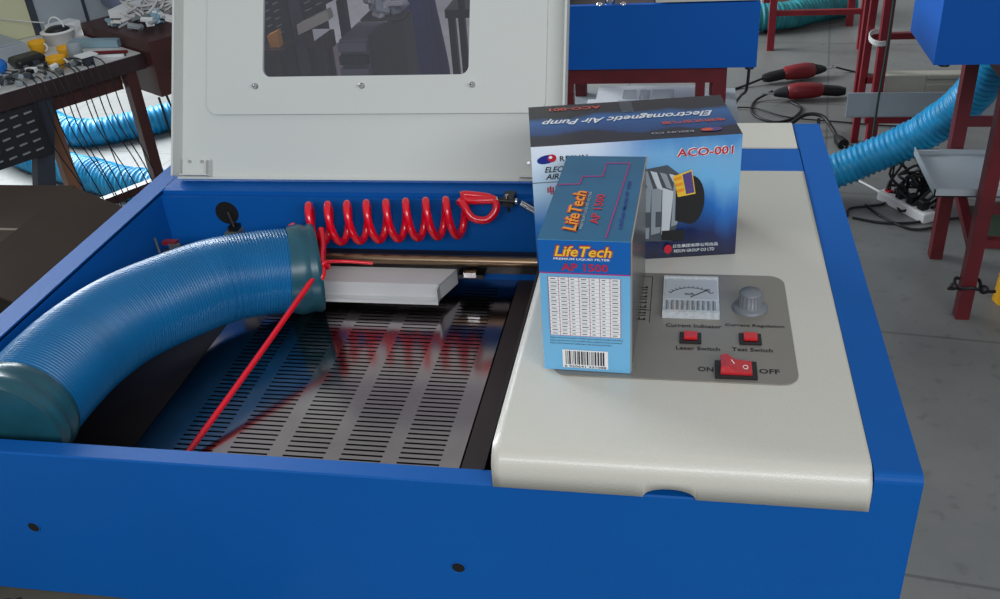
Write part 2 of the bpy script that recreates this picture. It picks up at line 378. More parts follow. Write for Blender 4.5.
# raised lid: local frame s (along x), t (up the lid), n (towards the viewer)
LA = 0.5107
Lx = Vector((1, 0, 0)); Lt = Vector((0, math.sin(LA), math.cos(LA))); Ln = Vector((0, -math.cos(LA), math.sin(LA)))
lidM = Matrix((( 1, 0, 0, -W + w2), (0, Lt.y, Ln.y, YH), (0, Lt.z, Ln.z, .002), (0, 0, 0, 1)))
LW, LH = .480, .395
def rrect(x0, x1, y0, y1, r, n=8):
    pts = []
    for cx, cy, a0 in ((x1 - r, y1 - r, 0), (x0 + r, y1 - r, 90), (x0 + r, y0 + r, 180), (x1 - r, y0 + r, 270)):
        for k in range(n + 1):
            a = math.radians(a0 + 90 * k / n); pts.append((cx + r * math.cos(a), cy + r * math.sin(a)))
    return pts
wx0, wx1, wy0, wy1 = .118, .368, .121, .305
def plate_with_hole(mb, X0, X1, Y0, Y1, z0, z1, r=.010, n=8):
    mb.box(X0, wx0, Y0, Y1, z0, z1); mb.box(wx1, X1, Y0, Y1, z0, z1); mb.box(wx0, wx1, Y0, wy0, z0, z1); mb.box(wx0, wx1, wy1, Y1, z0, z1)
    for cx, cy, a0 in ((wx1, wy1, 0), (wx0, wy1, 90), (wx0, wy0, 180), (wx1, wy0, 270)):
        ox = cx - r * (1 if cx == wx1 else -1); oy = cy - r * (1 if cy == wy1 else -1)
        pts = [(ox + r * math.cos(math.radians(a0 + 90 * k / n)), oy + r * math.sin(math.radians(a0 + 90 * k / n))) for k in range(n + 1)]
        for p, q in zip(pts, pts[1:]): mb.prism([(cx, cy), p, q], z0, z1, 'z')
hp = rrect(wx0, wx1, wy0, wy1, .010)
b = MB(); b.T = lidM; b.use(lidw); plate_with_hole(b, .011, .481, 0, LH, -.002, 0)
b.box(.011, .0135, .0025, LH - .0025, 0, .022); b.box(.4785, .481, .0025, LH - .0025, 0, .022); b.box(.011, .481, LH - .0025, LH, 0, .022); b.box(.011, .481, 0, .0025, 0, .006)
lid = b.build('lid', LE, weld=False)
b = MB(); b.T = lidM; b.use(lidw)
# raised mounting plate behind the window with three screws at its foot
op = rrect(.047, .457, .077, .37, .014)
n = len(op); V = [(x, y, -.001) for x, y in op] + [(x, y, .0045) for x, y in op] + [(x, y, .0045) for x, y in hp] + [(x, y, -.001) for x, y in hp]
# same count so we can bridge directly
b.add(V, [(i, (i+1) % n, n + (i+1) % n, n + i) for i in range(n)] + [(n + i, n + (i+1) % n, 2*n + (i+1) % n, 2*n + i) for i in range(n)] + [(2*n + i, 2*n + (i+1) % n, 3*n + (i+1) % n, 3*n + i) for i in range(n)])
b.build('window_frame', lid, loc=LE['_o'])
b = MB(); b.T = lidM; b.use(tint); b.poly([(x, y, .0008) for x, y in hp]); b.build('viewing_window', lid, loc=LE['_o'])
for sx, sy in ((.110, .110), (.242, .109), (.373, .109)):
    b = MB(); b.T = lidM; b.use(chrome); b.lathe((sx, sy, .0045), [(.0035, 0), (.0035, .0015), (.0024, .002), (.0024, .007), (.0016, .0085), (1e-5, .009)], 16); b.build('screw', lid, loc=LE['_o'])
for x0 in (.016, .430):
    b = MB(); b.T = lidM; b.use(lidw); b.box(x0, x0 + .036, .004, .0055, 0, .012); b.box(x0, x0 + .036, .0055, .024, .001, .003); b.use(chrome)
    b.box(x0 + .034, x0 + .037, .003, .022, .001, .010)
    for k in (0, 1): b.cyl((x0 + .010 + .016 * k, .021, .003), (x0 + .010 + .016 * k, .021, .006), .0018, 10)
    b.build('hinge', lid, loc=LE['_o'])

# cream cover wrapping over the front edge, with a thumb notch
b = MB().use(cream); b.smooth = True
prof = [(YC, .0015), (.30, .0015), (.12, .0015), (.05, .0015), (.022, .0015)]
rr = .017
for k in range(1, 9):
    a = PI / 2 + (PI / 2) * k / 8; prof.append((-.0022 + rr + rr * math.cos(a), .0015 - rr + rr * math.sin(a)))
cols = [XL + (-.0355 - XL) * k / 40 for k in range(41)] + [-w1 - .0008]
ncx, ncr = -.1665, .0185
cols = sorted(set([round(c, 5) for c in cols] + [round(ncx + ncr * math.cos(PI * k / 14), 5) for k in range(15)]))
V = []; Fc = []; m = len(prof) + 1
for x in cols:
    for y, z in prof: V.append((x, y, z))
    d = 1 - ((x - ncx) / ncr) ** 2; V.append((x, -.0022, -H1 + .0006 + (.0085 * math.sqrt(d) if d > 0 else 0)))
for i in range(len(cols) - 1):
    for k in range(m - 1): a = i * m + k; c = (i + 1) * m + k; Fc.append((a, a + 1, c + 1, c))
b.add(V, Fc); cov = b.build('side_cover', LE, solid=.0018)
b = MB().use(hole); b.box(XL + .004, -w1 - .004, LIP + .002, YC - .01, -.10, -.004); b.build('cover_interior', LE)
b = MB().use(cream).box(XL, -w1 - .0012, .5665, D - .0005, -.002, .0015); b.build('rear_cover', LE, bevel=.0006)

# control panel
b = MB().use(panelgrey); pz_ = .0022
pp = rrect(-.262, -.0715, .0955, .261, .014)
b.poly([(x, y, pz_ + .0006) for x, y in pp]); n = len(pp)
b.add([(x, y, pz_ - .0006) for x, y in pp] + [(x, y, pz_ + .0006) for x, y in pp], [(i, (i+1) % n, n + (i+1) % n, n + i) for i in range(n)])
b.use(ink); zz = pz_ + .0009; U = (1, 0, 0); Vv = (0, 1, 0)
b.text('Current Indicator', (-.1510, .1730, zz), U, Vv, .046, .0052)
b.text('Current Regulation', (-.1010, .1760, zz), U, Vv, .048, .0052)
b.text('Laser Switch', (-.1475, .1395, zz), U, Vv, .035, .0052)
b.text('Test Switch', (-.1045, .1405, zz), U, Vv, .032, .0052)
b.text('ON', (-.1415, .1110, zz), U, Vv, .0120, .0062); b.text('OFF', (-.0930, .1115, zz), U, Vv, .0155, .0062)
# upright emblem box of bar strokes at the panel's left
for (x0, x1, y0, y1) in ((-.2000, -.1992, .196, .254), (-.1882, -.1876, .176, .254), (-.2000, -.1876, .2535, .254), (-.2, -.1876, .1955, .196)):
    b.box(x0, x1, y0, y1, zz - .0002, zz)
yy = .180
for wdt in (.004, .0012, .003, .0012, .005, .0035, .0012, .004, .003, .0012, .004):
    b.box(-.1975, -.1915, yy, yy + .0012, zz - .0002, zz)
    if wdt > .002: b.box(-.1975, -.1962, yy, yy + wdt, zz - .0002, zz); b.box(-.1930, -.1918, yy, yy + wdt * .8, zz - .0002, zz)
    yy += wdt + .0026
cp = b.build('control_panel', LE)
LO = LE['_o']
# meter
b = MB().use(clear); mx0, mx1, my0, my1 = -.1775, -.1295, .184, .246
b.box(mx0, mx1, my0, my1, .0028, .0075)
b.use(dial).box(mx0 + .0015, mx1 - .0015, my0 + .024, my1 - .004, .0075, .0080)
b.use(ink); b.text('mA', (-.1545, .2165, .0084), U, Vv, .008, .0035)
arc = [(-.1535 + .021 * math.cos(math.radians(a)), .206 + .021 * math.sin(math.radians(a)), .0083) for a in range(35, 150, 8)]
b.tube(arc, .0003, 5, False)
for a in range(35, 150, 10):
    c, s_ = math.cos(math.radians(a)), math.sin(math.radians(a)); b.bar((-.1535 + .021*c, .206 + .021*s_, .0083), (-.1535 + .024*c, .206 + .024*s_, .0083), .0004)
b.bar((-.1535, .211, .0086), (-.1375, .2245, .0086), .0006)
for k in range(20):
    x = mx0 + .003 + k * .0022; b.use(clear if k % 2 else knobgrey); b.box(x, x + .0011, my0 + .006, my0 + .021, .0075, .0086)
b.use(clear); b.box(mx0, mx1, my0, my0 + .004, .0075, .0095); b.box(mx0, mx1, my1 - .003, my1, .0075, .0095)
b.build('current_meter', cp, loc=LO, bevel=.0004)
# knob
b = MB().use(knobgrey); kc = (-.1035, .2045, .0028)
prof_k = [(.0148, 0), (.0148, .0016), (.0125, .0030), (.0098, .0040), (.0094, .0155), (.0086, .0168), (1e-5, .0170)]
b.lathe(kc, prof_k, 40)
for k in range(20):
    a = 2 * PI * k / 20; c, s_ = math.cos(a), math.sin(a)
    b.bar((kc[0] + .0098 * c, kc[1] + .0098 * s_, kc[2] + .004), (kc[0] + .0094 * c, kc[1] + .0094 * s_, kc[2] + .0155), .0010)
b.build('regulator_knob', cp, loc=LO)
def pushsw(cx, cy):
    b = MB().use(black).box(cx - .0088, cx + .0088, cy - .0075, cy + .0075, .0028, .0050)
    b.use(redsw).box(cx - .0055, cx + .0055, cy - .0045, cy + .0050, .005, .0078)
    b.build('push_switch', cp, loc=LO, bevel=.0006)
pushsw(-.1535, .1530); pushsw(-.1055, .1545)
b = MB().use(black).box(-.1345, -.1025, .0990, .1205, .0028, .0055)
b.use(redsw2).prism([(-.1305, .005), (-.1305, .0125), (-.1260, .0140), (-.1190, .0088), (-.1065, .0075), (-.1065, .005)], .1015, .1182, 'y')
b.use(white); b.bar((-.1225, .1115, .0128), (-.1200, .1090, .0108), .0006); ring = [(-.1115 + .0018 * math.cos(2*PI*k/16), .1090 + .0024 * math.sin(2*PI*k/16), .0080) for k in range(17)]; b.tube(ring, .0004, 5, False)
b.build('rocker_switch', cp, loc=LO, bevel=.0005)

# ================================================================== THICK DUCT IN THE MACHINE
DP = [(-.578, .352, -.056), (-.612, .332, -.050), (-.650, .305, -.045), (-.680, .262, -.040), (-.707, .208, -.035), (-.720, .155, -.033), (-.7235, .105, -.033), (-.7235, .050, -.035)]
DU = empty('flexible_duct', (-.69, .2, ZB), 'thick ribbed blue exhaust duct curving through the open engraver chamber', 'duct')
b = MB().use(duct); ribbed(b, DP, .0460, .0031, .0011, 48); b.build('duct_tube', DU)
b = MB().use(collar)
b.tube(smooth_path([(-.560, .360, -.057), (-.572, .354, -.056), (-.590, .345, -.053)], 4), [.0475, .050, .050, .0485, .049, .0505, .0505, .049, .0475], 40, False); b.build('end_cuff', DU)
b = MB().use(collar)
P = smooth_path([(-.7230, .066, -.034), (-.7225, .046, -.035), (-.722, .032, -.036)], 5)
b.tube(P, [.0475, .0490, .0498, .0490, .0485, .0498, .0502, .0492, .0486, .0486, .0490], 40, True); b.build('end_cuff', DU)

# ================================================================== RED COILED HOSE
AH = empty('coiled_air_hose', (-.47, .405, -.06), 'bright red coiled plastic air hose strung along the back of the engraver chamber', 'hose')
def coil(x0, x1, turns, r0, r1, zc0, zc1, ph=0):
    P = []
    N = int(turns * 22)
    for i in range(N + 1):
        t = i / N; a = 2 * PI * turns * t + ph; r = r0 + (r1 - r0) * t
        P.append((x0 + (x1 - x0) * t, .407 + r * .62 * math.cos(a) * 1.0, zc0 + (zc1 - zc0) * t + r * math.sin(a)))
    return P
P = coil(-.598, -.400, 8.6, .0240, .0215, -.0290, -.0160, PI * .9)
e = Vector(P[-1])
P += [(-.404, .412, .000), (-.398, .402, .0035), (-.388, .395, -.010), (-.372, .398, -.014), (-.362, .404, -.004), (-.366, .410, .0055), (-.385, .412, .0085), (-.401, .411, .0095), (-.392, .408, .0045), (-.376, .408, .0048), (-.3625, .410, .0045)]
b = MB().use(redhose); b.tube(smooth_path(P, 3), .0043, 12); b.build('hose_coil', AH)
b = MB().use(redhose)
b.tube(smooth_path([P[0], (-.590, .398, -.050), (-.566, .392, -.040), (-.556, .372, -.036), (-.548, .345, -.038), (-.545, .330, -.044)], 6), .0042, 10)
b.tube(smooth_path([(-.560, .385, -.022), (-.553, .366, -.032), (-.546, .340, -.036), (-.540, .322, -.044), (-.545, .318, -.050)], 6), .0036, 10)
ring = [(-.547 + .009 * math.cos(a * .5),   .335 + .006 * math.sin(a * .5), -.040 - .005 * math.sin(a)) for a in range(0, 20)]
b.tube(smooth_path(ring, 3), .0028, 8); b.build('hose_knot', AH)
b = MB().use(redhose)
b.tube(smooth_path([(-.545, .334, -.040), (-.553, .300, -.050), (-.577, .197, -.077), (-.602, .094, -.103), (-.606, .070, -.1045)], 8), .0030, 10)
b.build('hose_tail', AH)
b = MB().use(redhose); b.tube(smooth_path([(-.548, .350, -.044), (-.528, .362, -.050), (-.500, .370, -.056)], 5), .002, 8); b.build('hose_branch', AH)

# ================================================================== PUMP BOX
pf = print_mat('pump_box_front_print', [(0, (12, 18, 44)), (.18, (24, 36, 84)), (.42, (40, 110, 190)), (.62, (110, 180, 228)), (.85, (120, 178, 222)), (1, (84, 146, 206))], 2, .28, (9, 1, 1.5), 0.0)
pfl = print_mat('pump_box_left_print', [(0, (20, 60, 130)), (.35, (50, 130, 200)), (.62, (205, 228, 242)), (1, (238, 240, 246))], 2, .28, (16, 1, 1), 0.0)
ptop = print_mat('pump_box_top_print', [(0, (34, 32, 46)), (.24, (32, 32, 50)), (.29, (26, 62, 118)), (.62, (44, 98, 158)), (.72, (38, 36, 44)), (1, (44, 40, 46))], 1, .35, (4, 2, 1))
carded = mat('card_edge', (150, 140, 128), .8); darkprint = mat('dark_navy_print', (16, 20, 42), .35)
redp = mat('red_print', (196, 30, 52), .4); redo = mat('orange_red_print', (214, 84, 66), .4); bluep = mat('deep_blue_print', (28, 40, 130), .4); purple = mat('purple_print', (86, 70, 130), .4)
yelp = mat('yellow_print', (240, 196, 60), .4); orap = mat('orange_print', (240, 150, 40), .4); greyp = mat('grey_print', (150, 158, 164), .35); greyd = mat('dark_grey_print', (78, 84, 92), .35); lightp = mat('light_grey_print', (206, 212, 216), .35)
tealp = mat('faded_teal_print', (30, 98, 136), .28, noise=.12, nscale=30); headp = mat('header_blue_print', (10, 96, 176), .3); skyp = mat('sky_blue_print', (112, 180, 222), .3); magp = mat('magenta_print', (176, 40, 120), .4)
def blend_prints(a, c, lo, hi):          # one printed face: artwork A at the left runs over into artwork C
    t = a.node_tree; b_ = t.nodes['Principled BSDF']; srcA = b_.inputs['Base Color'].links[0].from_socket
    co = t.nodes.new('ShaderNodeTexCoord'); sp = t.nodes.new('ShaderNodeSeparateXYZ'); t.links.new(co.outputs['Generated'], sp.inputs[0])
    r = t.nodes.new('ShaderNodeValToRGB'); el = r.color_ramp.elements; src = [n for n in c.node_tree.nodes if n.type == 'VALTORGB'][0].color_ramp.elements
    while len(el) < len(src): el.new(.5)
    for e, q in zip(el, src): e.position = q.position; e.color = q.color
    t.links.new(sp.outputs[2], r.inputs[0])
    m_ = t.nodes.new('ShaderNodeMapRange'); m_.interpolation_type = 'SMOOTHSTEP'; m_.inputs[1].default_value = lo; m_.inputs[2].default_value = hi; t.links.new(sp.outputs[0], m_.inputs[0])
    mx = t.nodes.new('ShaderNodeMix'); mx.data_type = 'RGBA'; t.links.new(m_.outputs[0], mx.inputs[0]); t.links.new(r.outputs[0], mx.inputs[6]); t.links.new(srcA, mx.inputs[7]); t.links.new(mx.outputs[2], b_.inputs['Base Color'])
blend_prints(pf, pfl, .22, .62)
bw, bd, bh = .188, .103, .121
b = MB(); b.use(pf); b.add([(-bw, 0, 0), (0, 0, 0), (0, 0, bh), (-bw, 0, bh)], [(0, 1, 2, 3)])
b.use(ptop); b.add([(-bw, 0, bh), (0, 0, bh), (0, bd, bh), (-bw, bd, bh)], [(0, 1, 2, 3)])
b.use(darkprint); b.add([(-bw, 0, 0), (-bw, bd, 0), (-bw, bd, bh), (-bw, 0, bh)], [(3, 2, 1, 0)]); b.add([(0, 0, 0), (0, bd, 0), (0, bd, bh), (0, 0, bh)], [(0, 1, 2, 3)]); b.add([(-bw, bd, 0), (0, bd, 0), (0, bd, bh), (-bw, bd, bh)], [(3, 2, 1, 0)]); b.add([(-bw, 0, 0), (0, 0, 0), (0, bd, 0), (-bw, bd, 0)], [(3, 2, 1, 0)])
FX = (1, 0, 0); FZ = (0, 0, 1); fy = -.0006
def FT(t, x, z, w, h, m, **k): b.use(m); b.text(t, (x, fy, z), FX, FZ, w, h, **k)
# logo: blue oval with red swirl, name beside it
b.use(bluep); b.poly([(-.1745 + .0085 * math.cos(2*PI*k/24), fy, .1085 + .0042 * math.sin(2*PI*k/24) - .0012 * math.cos(2*PI*k/24) * -1) for k in range(24)])
b.use(redp); b.poly([(-.1695 + .0040 * math.cos(2*PI*k/20), fy - .0002, .1095 + .0038 * math.sin(2*PI*k/20)) for k in range(20)])
b.use(white); b.poly([(-.1708 + .0016 * math.cos(2*PI*k/12), fy - .0004, .1105 + .0014 * math.sin(2*PI*k/12)) for k in range(12)])
FT('RESUN', -.150, .1085, .025, .0052, ink, space=1.2)
FT('ELECTROMAGNETIC', -.1425, .0985, .068, .0056, ink, shear=.3); FT('AIR PUMP', -.1590, .0915, .034, .0056, ink, shear=.3)
b.use(ink); b.box(-bw, -.10, fy, fy + .0003, .0858, .0863)
FT('电磁式空气泵', -.152, .0780, .046, .0085, redp)
for dx, dz, m_ in ((.0006, -.0006, white), (-.0006, .0006, white), (0, 0, redp)):
    b.use(m_); b.text('ACO-001', (-.0325 + dx, fy - (.0004 if m_ is redp else 0), .1070 + dz), FX, FZ, .0500, .0078)
# printed picture of the pump: ribbed body, round dark end, yellow label
def PO(pts, m, k=1): b.use(m); b.poly([(x, fy - .0002 * k, z) for x, z in pts])
PO([(-.100, .020), (-.060, .018), (-.052, .050), (-.050, .082), (-.066, .096), (-.104, .090)], greyd, 1)
PO([(-.098, .024), (-.082, .022), (-.080, .074), (-.098, .078)], greyp, 2)
PO([(-.080, .026), (-.0715, .028), (-.0705, .074), (-.080, .073)], greyp, 3)
for k in range(3): PO([(-.096 + k * .010, .034), (-.090 + k * .010, .034), (-.090 + k * .010, .050), (-.096 + k * .010, .050)], greyd, 4)
for k in range(5): PO([(-.092 + k * .0085, .0740), (-.0865 + k * .0085, .0715), (-.0925 + k * .0085, .0935 - .002 * k), (-.0985 + k * .0085, .0955 - .002 * k)], lightp if k % 2 == 0 else greyp, 4)
PO([(-.0705, .026), (-.063, .030), (-.060, .070), (-.0700, .074)], lightp, 4)
PO([(-.0615, .034), (-.056, .036), (-.0530, .076), (-.060, .080)], greyp, 5)
PO([(-.056 + .000 + .0125 * math.cos(a) + .012, .0600 + .0245 * math.sin(a)) for a in [2*PI*k/28 for k in range(28)]] , ink, 5)
PO([(-.058, .040), (-.044, .0355), (-.044, .0845), (-.058, .0800)], ink, 6)
PO([(-.0610, .0850), (-.0440, .0905), (-.0400, .0665), (-.0560, .0640)], yelp, 7)
PO([(-.0525, .0862), (-.0445, .0890), (-.0410, .0680), (-.0485, .0665)], purple, 8)
for k in range(3): PO([(-.0600 + k * .0012, .0835 - k * .006), (-.0535 + k * .0012, .0850 - k * .006), (-.0530 + k * .0012, .0820 - k * .006), (-.0595 + k * .0012, .0805 - k * .006)], orap, 9)
PO([(-.0700, .020), (-.050, .018), (-.048, .030), (-.070, .030)], ink, 5)
b.use(redp); b.poly([(-.0640 + .0038 * math.cos(2*PI*k/14), fy - .0016, .0105 + .0048 * math.sin(2*PI*k/14)) for k in range(14)])
FT('日生集团有限公司出品', -.0380, .0125, .042, .0036, lightp); FT('RESUN GROUP CO LTD', -.0390, .0072, .038, .0032, lightp)
# top artwork, upside down as seen from the front
TX = (-1, 0, 0); TY = (0, -1, 0); tz = bh + .0006
def TT(t, x, y, w, h, m, **k): b.use(m); b.text(t, (x, y, tz), TX, TY, w, h, **k)
TT('Electromagnetic Air Pump', -.0960, .0570, .160, .0170, white, shear=.45)
TT('电磁式空气泵', -.0380, .0370, .058, .0070, redo); TT('ACO-001', -.1430, .0900, .050, .0080, redo)
TT('RESUN CO', -.0600, .0130, .038, .0045, greyp); b.use(purple); b.poly([(-.024 + .0090 * math.cos(2*PI*k/20), .0150 + .0050 * math.sin(2*PI*k/20), tz) for k in range(20)]); b.use(redo); b.poly([(-.029 + .0055 * math.cos(2*PI*k/20), .0140 + .0034 * math.sin(2*PI*k/20), tz + .0002) for k in range(20)])
PB = b.build('pump_box', loc=(0, 0, 0)); PB.location = (-.1125, .3035, .0017); PB.rotation_euler = (0, 0, math.radians(9.6))
tag(PB, 'large dark blue cardboard box of an electromagnetic air pump, standing behind the small filter box', 'box')
tape = MB().use(film); tape.box(-.100, -.088, .070, bd, bh + .0010, bh + .0013); tape.build('sticky_tape', PB, loc=(0, 0, 0))

# ================================================================== FILTER BOX
fw, fd, fh = .0685, .156, .117
b = MB(); b.use(skyp); b.box(0, fw, 0, fd, 0, fh)
b.use(tealp); b.quad((0, 0, fh + .0003), (fw, 0, fh + .0003), (fw, fd, fh + .0003), (0, fd, fh + .0003))
b.use(mat('grey_print_side', (92, 92, 90), .25)); b.quad((fw + .0002, 0, 0), (fw + .0002, fd, 0), (fw + .0002, fd, fh), (fw + .0002, 0, fh))
y0 = -.0004
def FQ(x0, x1, z0, z1, m, d=0): b.use(m); b.quad((x0, y0 - d, z0), (x1, y0 - d, z0), (x1, y0 - d, z1), (x0, y0 - d, z1))
FQ(0, fw, .0895, fh, headp); FQ(0, fw, .0888, .0898, magp, .0002)
FQ(.0065, .0610, .0335, .0860, white, .0002)
for k in range(8): x = .0065 + .0545 * k / 7; FQ(x - .00018, x + .00018, .0335, .0860, magp, .0004)
for k in range(17): z = .0335 + .0525 * k / 16; FQ(.0065, .0610, z - .00014, z + .00014, magp if k in (0, 16) else greyp, .0004)
for r_ in range(16):
    for c_ in range(7):
        x = .0065 + .0545 * c_ / 7 + .0016; z = .0335 + .0525 * r_ / 16 + .0013; L_ = (.0045 if c_ in (0, 1, 3, 6) else .0026) * random.uniform(.8, 1.1); FQ(x, x + L_, z, z + .0007, greyd, .0004)
b.use(bluep)
def FTX(t, x, z, w, h, m, d=.0008, **k): b.use(m); b.text(t, (x, y0 - d, z), FX, FZ, w, h, **k)
for dx, dz in ((.0006, 0), (-.0006, 0), (0, .0006), (0, -.0006)): FTX('LifeTech', .0335 + dx, .1085 + dz, .0430, .0092, redo if dx else redp, .0006, shear=.25)
FTX('LifeTech', .0335, .1085, .0425, .0088, yelp, .0010, shear=.25)
FTX('PREMIUM LIQUID FILTER', .0325, .1018, .0420, .0021, white)
FTX('AP 1500', .0345, .0950, .0350, .0066, redp)
for k, L_ in enumerate((.0570, .0560, .0480)): b.use(ink); b.text('Please read the instructions carefully before using this product and keep it', (.0345 - (.0570 - L_) / 2, y0 - .0004, .0310 - k * .0026), FX, FZ, L_, .0013)
FQ(.0150, .0510, .0030, .0200, white, .0002)
x = .0175
rr_ = random.Random(3)
while x < .0485:
    w_ = rr_.choice((.0004, .0006, .0010, .0013)); FQ(x, x + w_, .0062, .0190, ink, .0004); x += w_ + rr_.choice((.0004, .0006, .0009))
FTX('6 920641 331088', .0330, .0044, .0330, .0020, ink, .0004)
# top print: turned logo, stepped magenta line
zt = fh + .0008
def TP(pts, w, m): 
    b.use(m)
    for p, q in zip(pts, pts[1:]): b.bar((*p, zt), (*q, zt), w, .0003)
TP([(.000, .095), (.0190, .097), (.0190, .1120), (.0360, .1130), (.0360, .1400), (.0560, .1410), (.0500, .004)], .0008, magp)
UU = (0, 1, 0); VV = (-1, 0, 0)
for dx, dy in ((.0007, .0007), (-.0007, -.0007), (.0007, -.0007)): b.use(redo); b.text('LifeTech', (.0215 + dx, .0480 + dy, zt), UU, VV, .070, .0110, shear=.25)
b.use(orap); b.text('LifeTech', (.0215, .0480, zt + .0003), UU, VV, .0695, .0105, shear=.25)
b.use(greyp); b.text('PREMIUM LIQUID FILTER', (.0300, .0500, zt), UU, VV, .066, .0026)
b.use(redp); b.text('AP 1500', (.0385, .0520, zt), UU, VV, .052, .0070)
b.use(bluep); b.text('LifeTech Model AP 1500', (.0590, .062, zt), UU, VV, .085, .0030)
FB = b.build('filter_box', loc=(0, 0, 0)); FB.location = (-.2680, .1020, .0034); FB.rotation_euler = (0, 0, math.radians(-1.6))
tag(FB, 'small light blue filter carton with printed table and barcode, in front of the pump box', 'box')
b = MB().use(carded); b.bar((fw + .0006, .001, .001), (fw + .0006, .001, fh), .0010); b.bar((fw + .0006, .001, fh), (fw + .0006, fd, fh), .0010); b.build('card_edge', FB, loc=(0, 0, 0))

# ================================================================== RED STANDS AND OTHER MACHINES
def stand(x0, x1, y0, y1, zt, label, name='machine_stand', m=redpaint, lw=.030, beams=(), grp='red steel machine stands', legs4=True, extra=()):
    S = empty(name, ((x0 + x1) / 2, (y0 + y1) / 2, F), label, 'stand', grp)
    for x in (x0, x1):
        for y in (y0, y1):
            b = MB().use(m).bar((x, y, F), (x, y, zt - .036), lw); b.build('leg', S)
    for y in (y0, y1): MB().use(m).bar((x0 - lw/2, y, zt - .018), (x1 + lw/2, y, zt - .018), lw, .036).build('top_beam', S)
    for x in (x0, x1): MB().use(m).bar((x, y0 + lw / 2, zt - .018), (x, y1 - lw / 2, zt - .018), lw, .036).build('top_beam', S)
    for p, q in beams: MB().use(m).bar(p, q, .022).build('cross_beam', S)
    return S
def machine(cx0, cx1, yf, depth, z0, z1, name, label, m=blue2, lid=True):
    E_ = empty(name, ((cx0 + cx1) / 2, yf + depth / 2, z0), label, 'machine', 'blue engravers on the far stands')
    b = MB().use(m); 
    yb = yf + depth
    b.box(cx0, cx1, yf, yf + .004, z0, z1); b.box(cx0, cx1, yb - .004, yb, z0, z1)
    b.box(cx0, cx0 + .004, yf + .004, yb - .004, z0, z1); b.box(cx1 - .004, cx1, yf + .004, yb - .004, z0, z1)
    b.box(cx0 + .004, cx1 - .004, yf + .004, yb - .004, z0, z0 + .004); b.box(cx0 + .004, cx1 - .004, yf + .004, yf + .014, z1 - .004, z1)
    b.build('body', E_)
    return E_
stand(-.74, -.06, .07, .58, HB - .006, 'red steel stand carrying the large engraver with the raised lid', m=redpaint, lw=.03, beams=(((-.74, .07, -.65), (-.06, .07, -.65)), ((-.74, .58, -.65), (-.06, .58, -.65))))
cb = MB().use(mat('dirty_brown_board', (92, 86, 70), .9, noise=.3, nscale=14)).box(-.86, -.50, -.12, .20, HB - .0055, HB - .0015)
cb.use(ink); cb.bar((-.775, -.012, HB - .0012), (-.755, -.018, HB - .0012), .006, .0004); cb.bar((-.752, -.012, HB - .0012), (-.748, -.030, HB - .0012), .006, .0004); cb.bar((-.742, -.010, HB - .0012), (-.735, -.024, HB - .0012), .005, .0004)
tag(cb.build('cardboard_sheet', loc=(-.68, .04, HB - .0055)), 'dirty brown board sticking out under the front left of the large engraver', 'cardboard')
# middle machine right behind the raised lid
M1 = machine(-.455, -.006, 1.650, .40, -.254, -.108, 'laser_engraver', 'blue engraver on a red stand directly behind the pump box')
MB().use(cream).prism([(1.648, -.104), (1.648, -.094), (1.66, -.085), (2.04, -.085), (2.04, -.10), (1.66, -.10)], -.232, -.012).build('side_cover', M1)
MB().use(brown_l).box(-.450, -.240, 1.668, 2.04, -.150, -.146).build('bed', M1)
b = MB().use(chrome).cyl((-.334, 1.672, -.15), (-.334, 1.672, -.070), .011, 16); b.cyl((-.334, 1.672, -.118), (-.334, 1.672, -.112), .018, 16); b.build('lift_screw', M1)
for x in (-.357, -.304): MB().use(chrome).lathe((x, 1.657, -.108), [(.007, 0), (.006, .004), (1e-5, .006)], 12).build('bolt', M1)
b = MB().use(woodpale).box(-.455, -.24, 1.76, 1.79, -.105, -.09); b.build('rail', M1)
MB().use(black).lathe((-.020, 1.668, -.262), [(.010, 0), (.010, .008), (.008, .008)], 14).build('rubber_foot', M1)
S1 = stand(-.438, -.084, 1.682, 1.98, -.258, 'red steel stand holding the blue engraver behind the pump box', m=redpaint,
           beams=(((-.128, 1.682, F), (-.128, 1.682, -.29)), ((-.42, 1.682, -.62), (-.084, 1.682, -.62)), ((-.42, 1.98, -.45), (-.084, 1.98, -.45))))
# foam tray on the stand's shelf
SH = MB().use(greysheet).box(-.46, -.03, 1.70, 2.02, -.435, -.430).build('shelf_board', loc=(-.24, 1.86, -.43)); tag(SH, 'grey metal sheet lying across the red stand behind the pump box', 'sheet')
b = MB().use(paperw); z0, z1 = -.430, -.390
xs_ = [-.42, -.325, -.300, -.285, -.268, -.255, -.205, -.115]
b.box(-.405, -.115, 1.80, 1.83, z0, z1); b.box(-.385, -.130, 1.90, 1.93, z0, z1)
for a_, c_ in ((-.385, -.318), (-.283, -.275), (-.250, -.244), (-.190, -.130)): b.box(a_, c_, 1.83, 1.90, z0, z1)
b.box(-.318, -.190, 1.83, 1.90, z0, z0 + .006)
tag(b.build('foam_tray', loc=(-.26, 1.86, -.43)), 'white foam packing tray with cut-outs on the shelf of the red stand', 'packing')
b = MB().use(film); P = [(-.262 + .022 * math.cos(a) * random.uniform(.5, 1), 1.74 + .02 * math.sin(a), -.427 + random.uniform(0, .05)) for a in [k * .7 for k in range(16)]]
b.tube(smooth_path(P, 3), .0015, 6); tag(b.build('plastic_wrap', loc=(-.262, 1.74, -.43)), 'crumpled clear plastic strip on the shelf beside the foam tray', 'plastic')
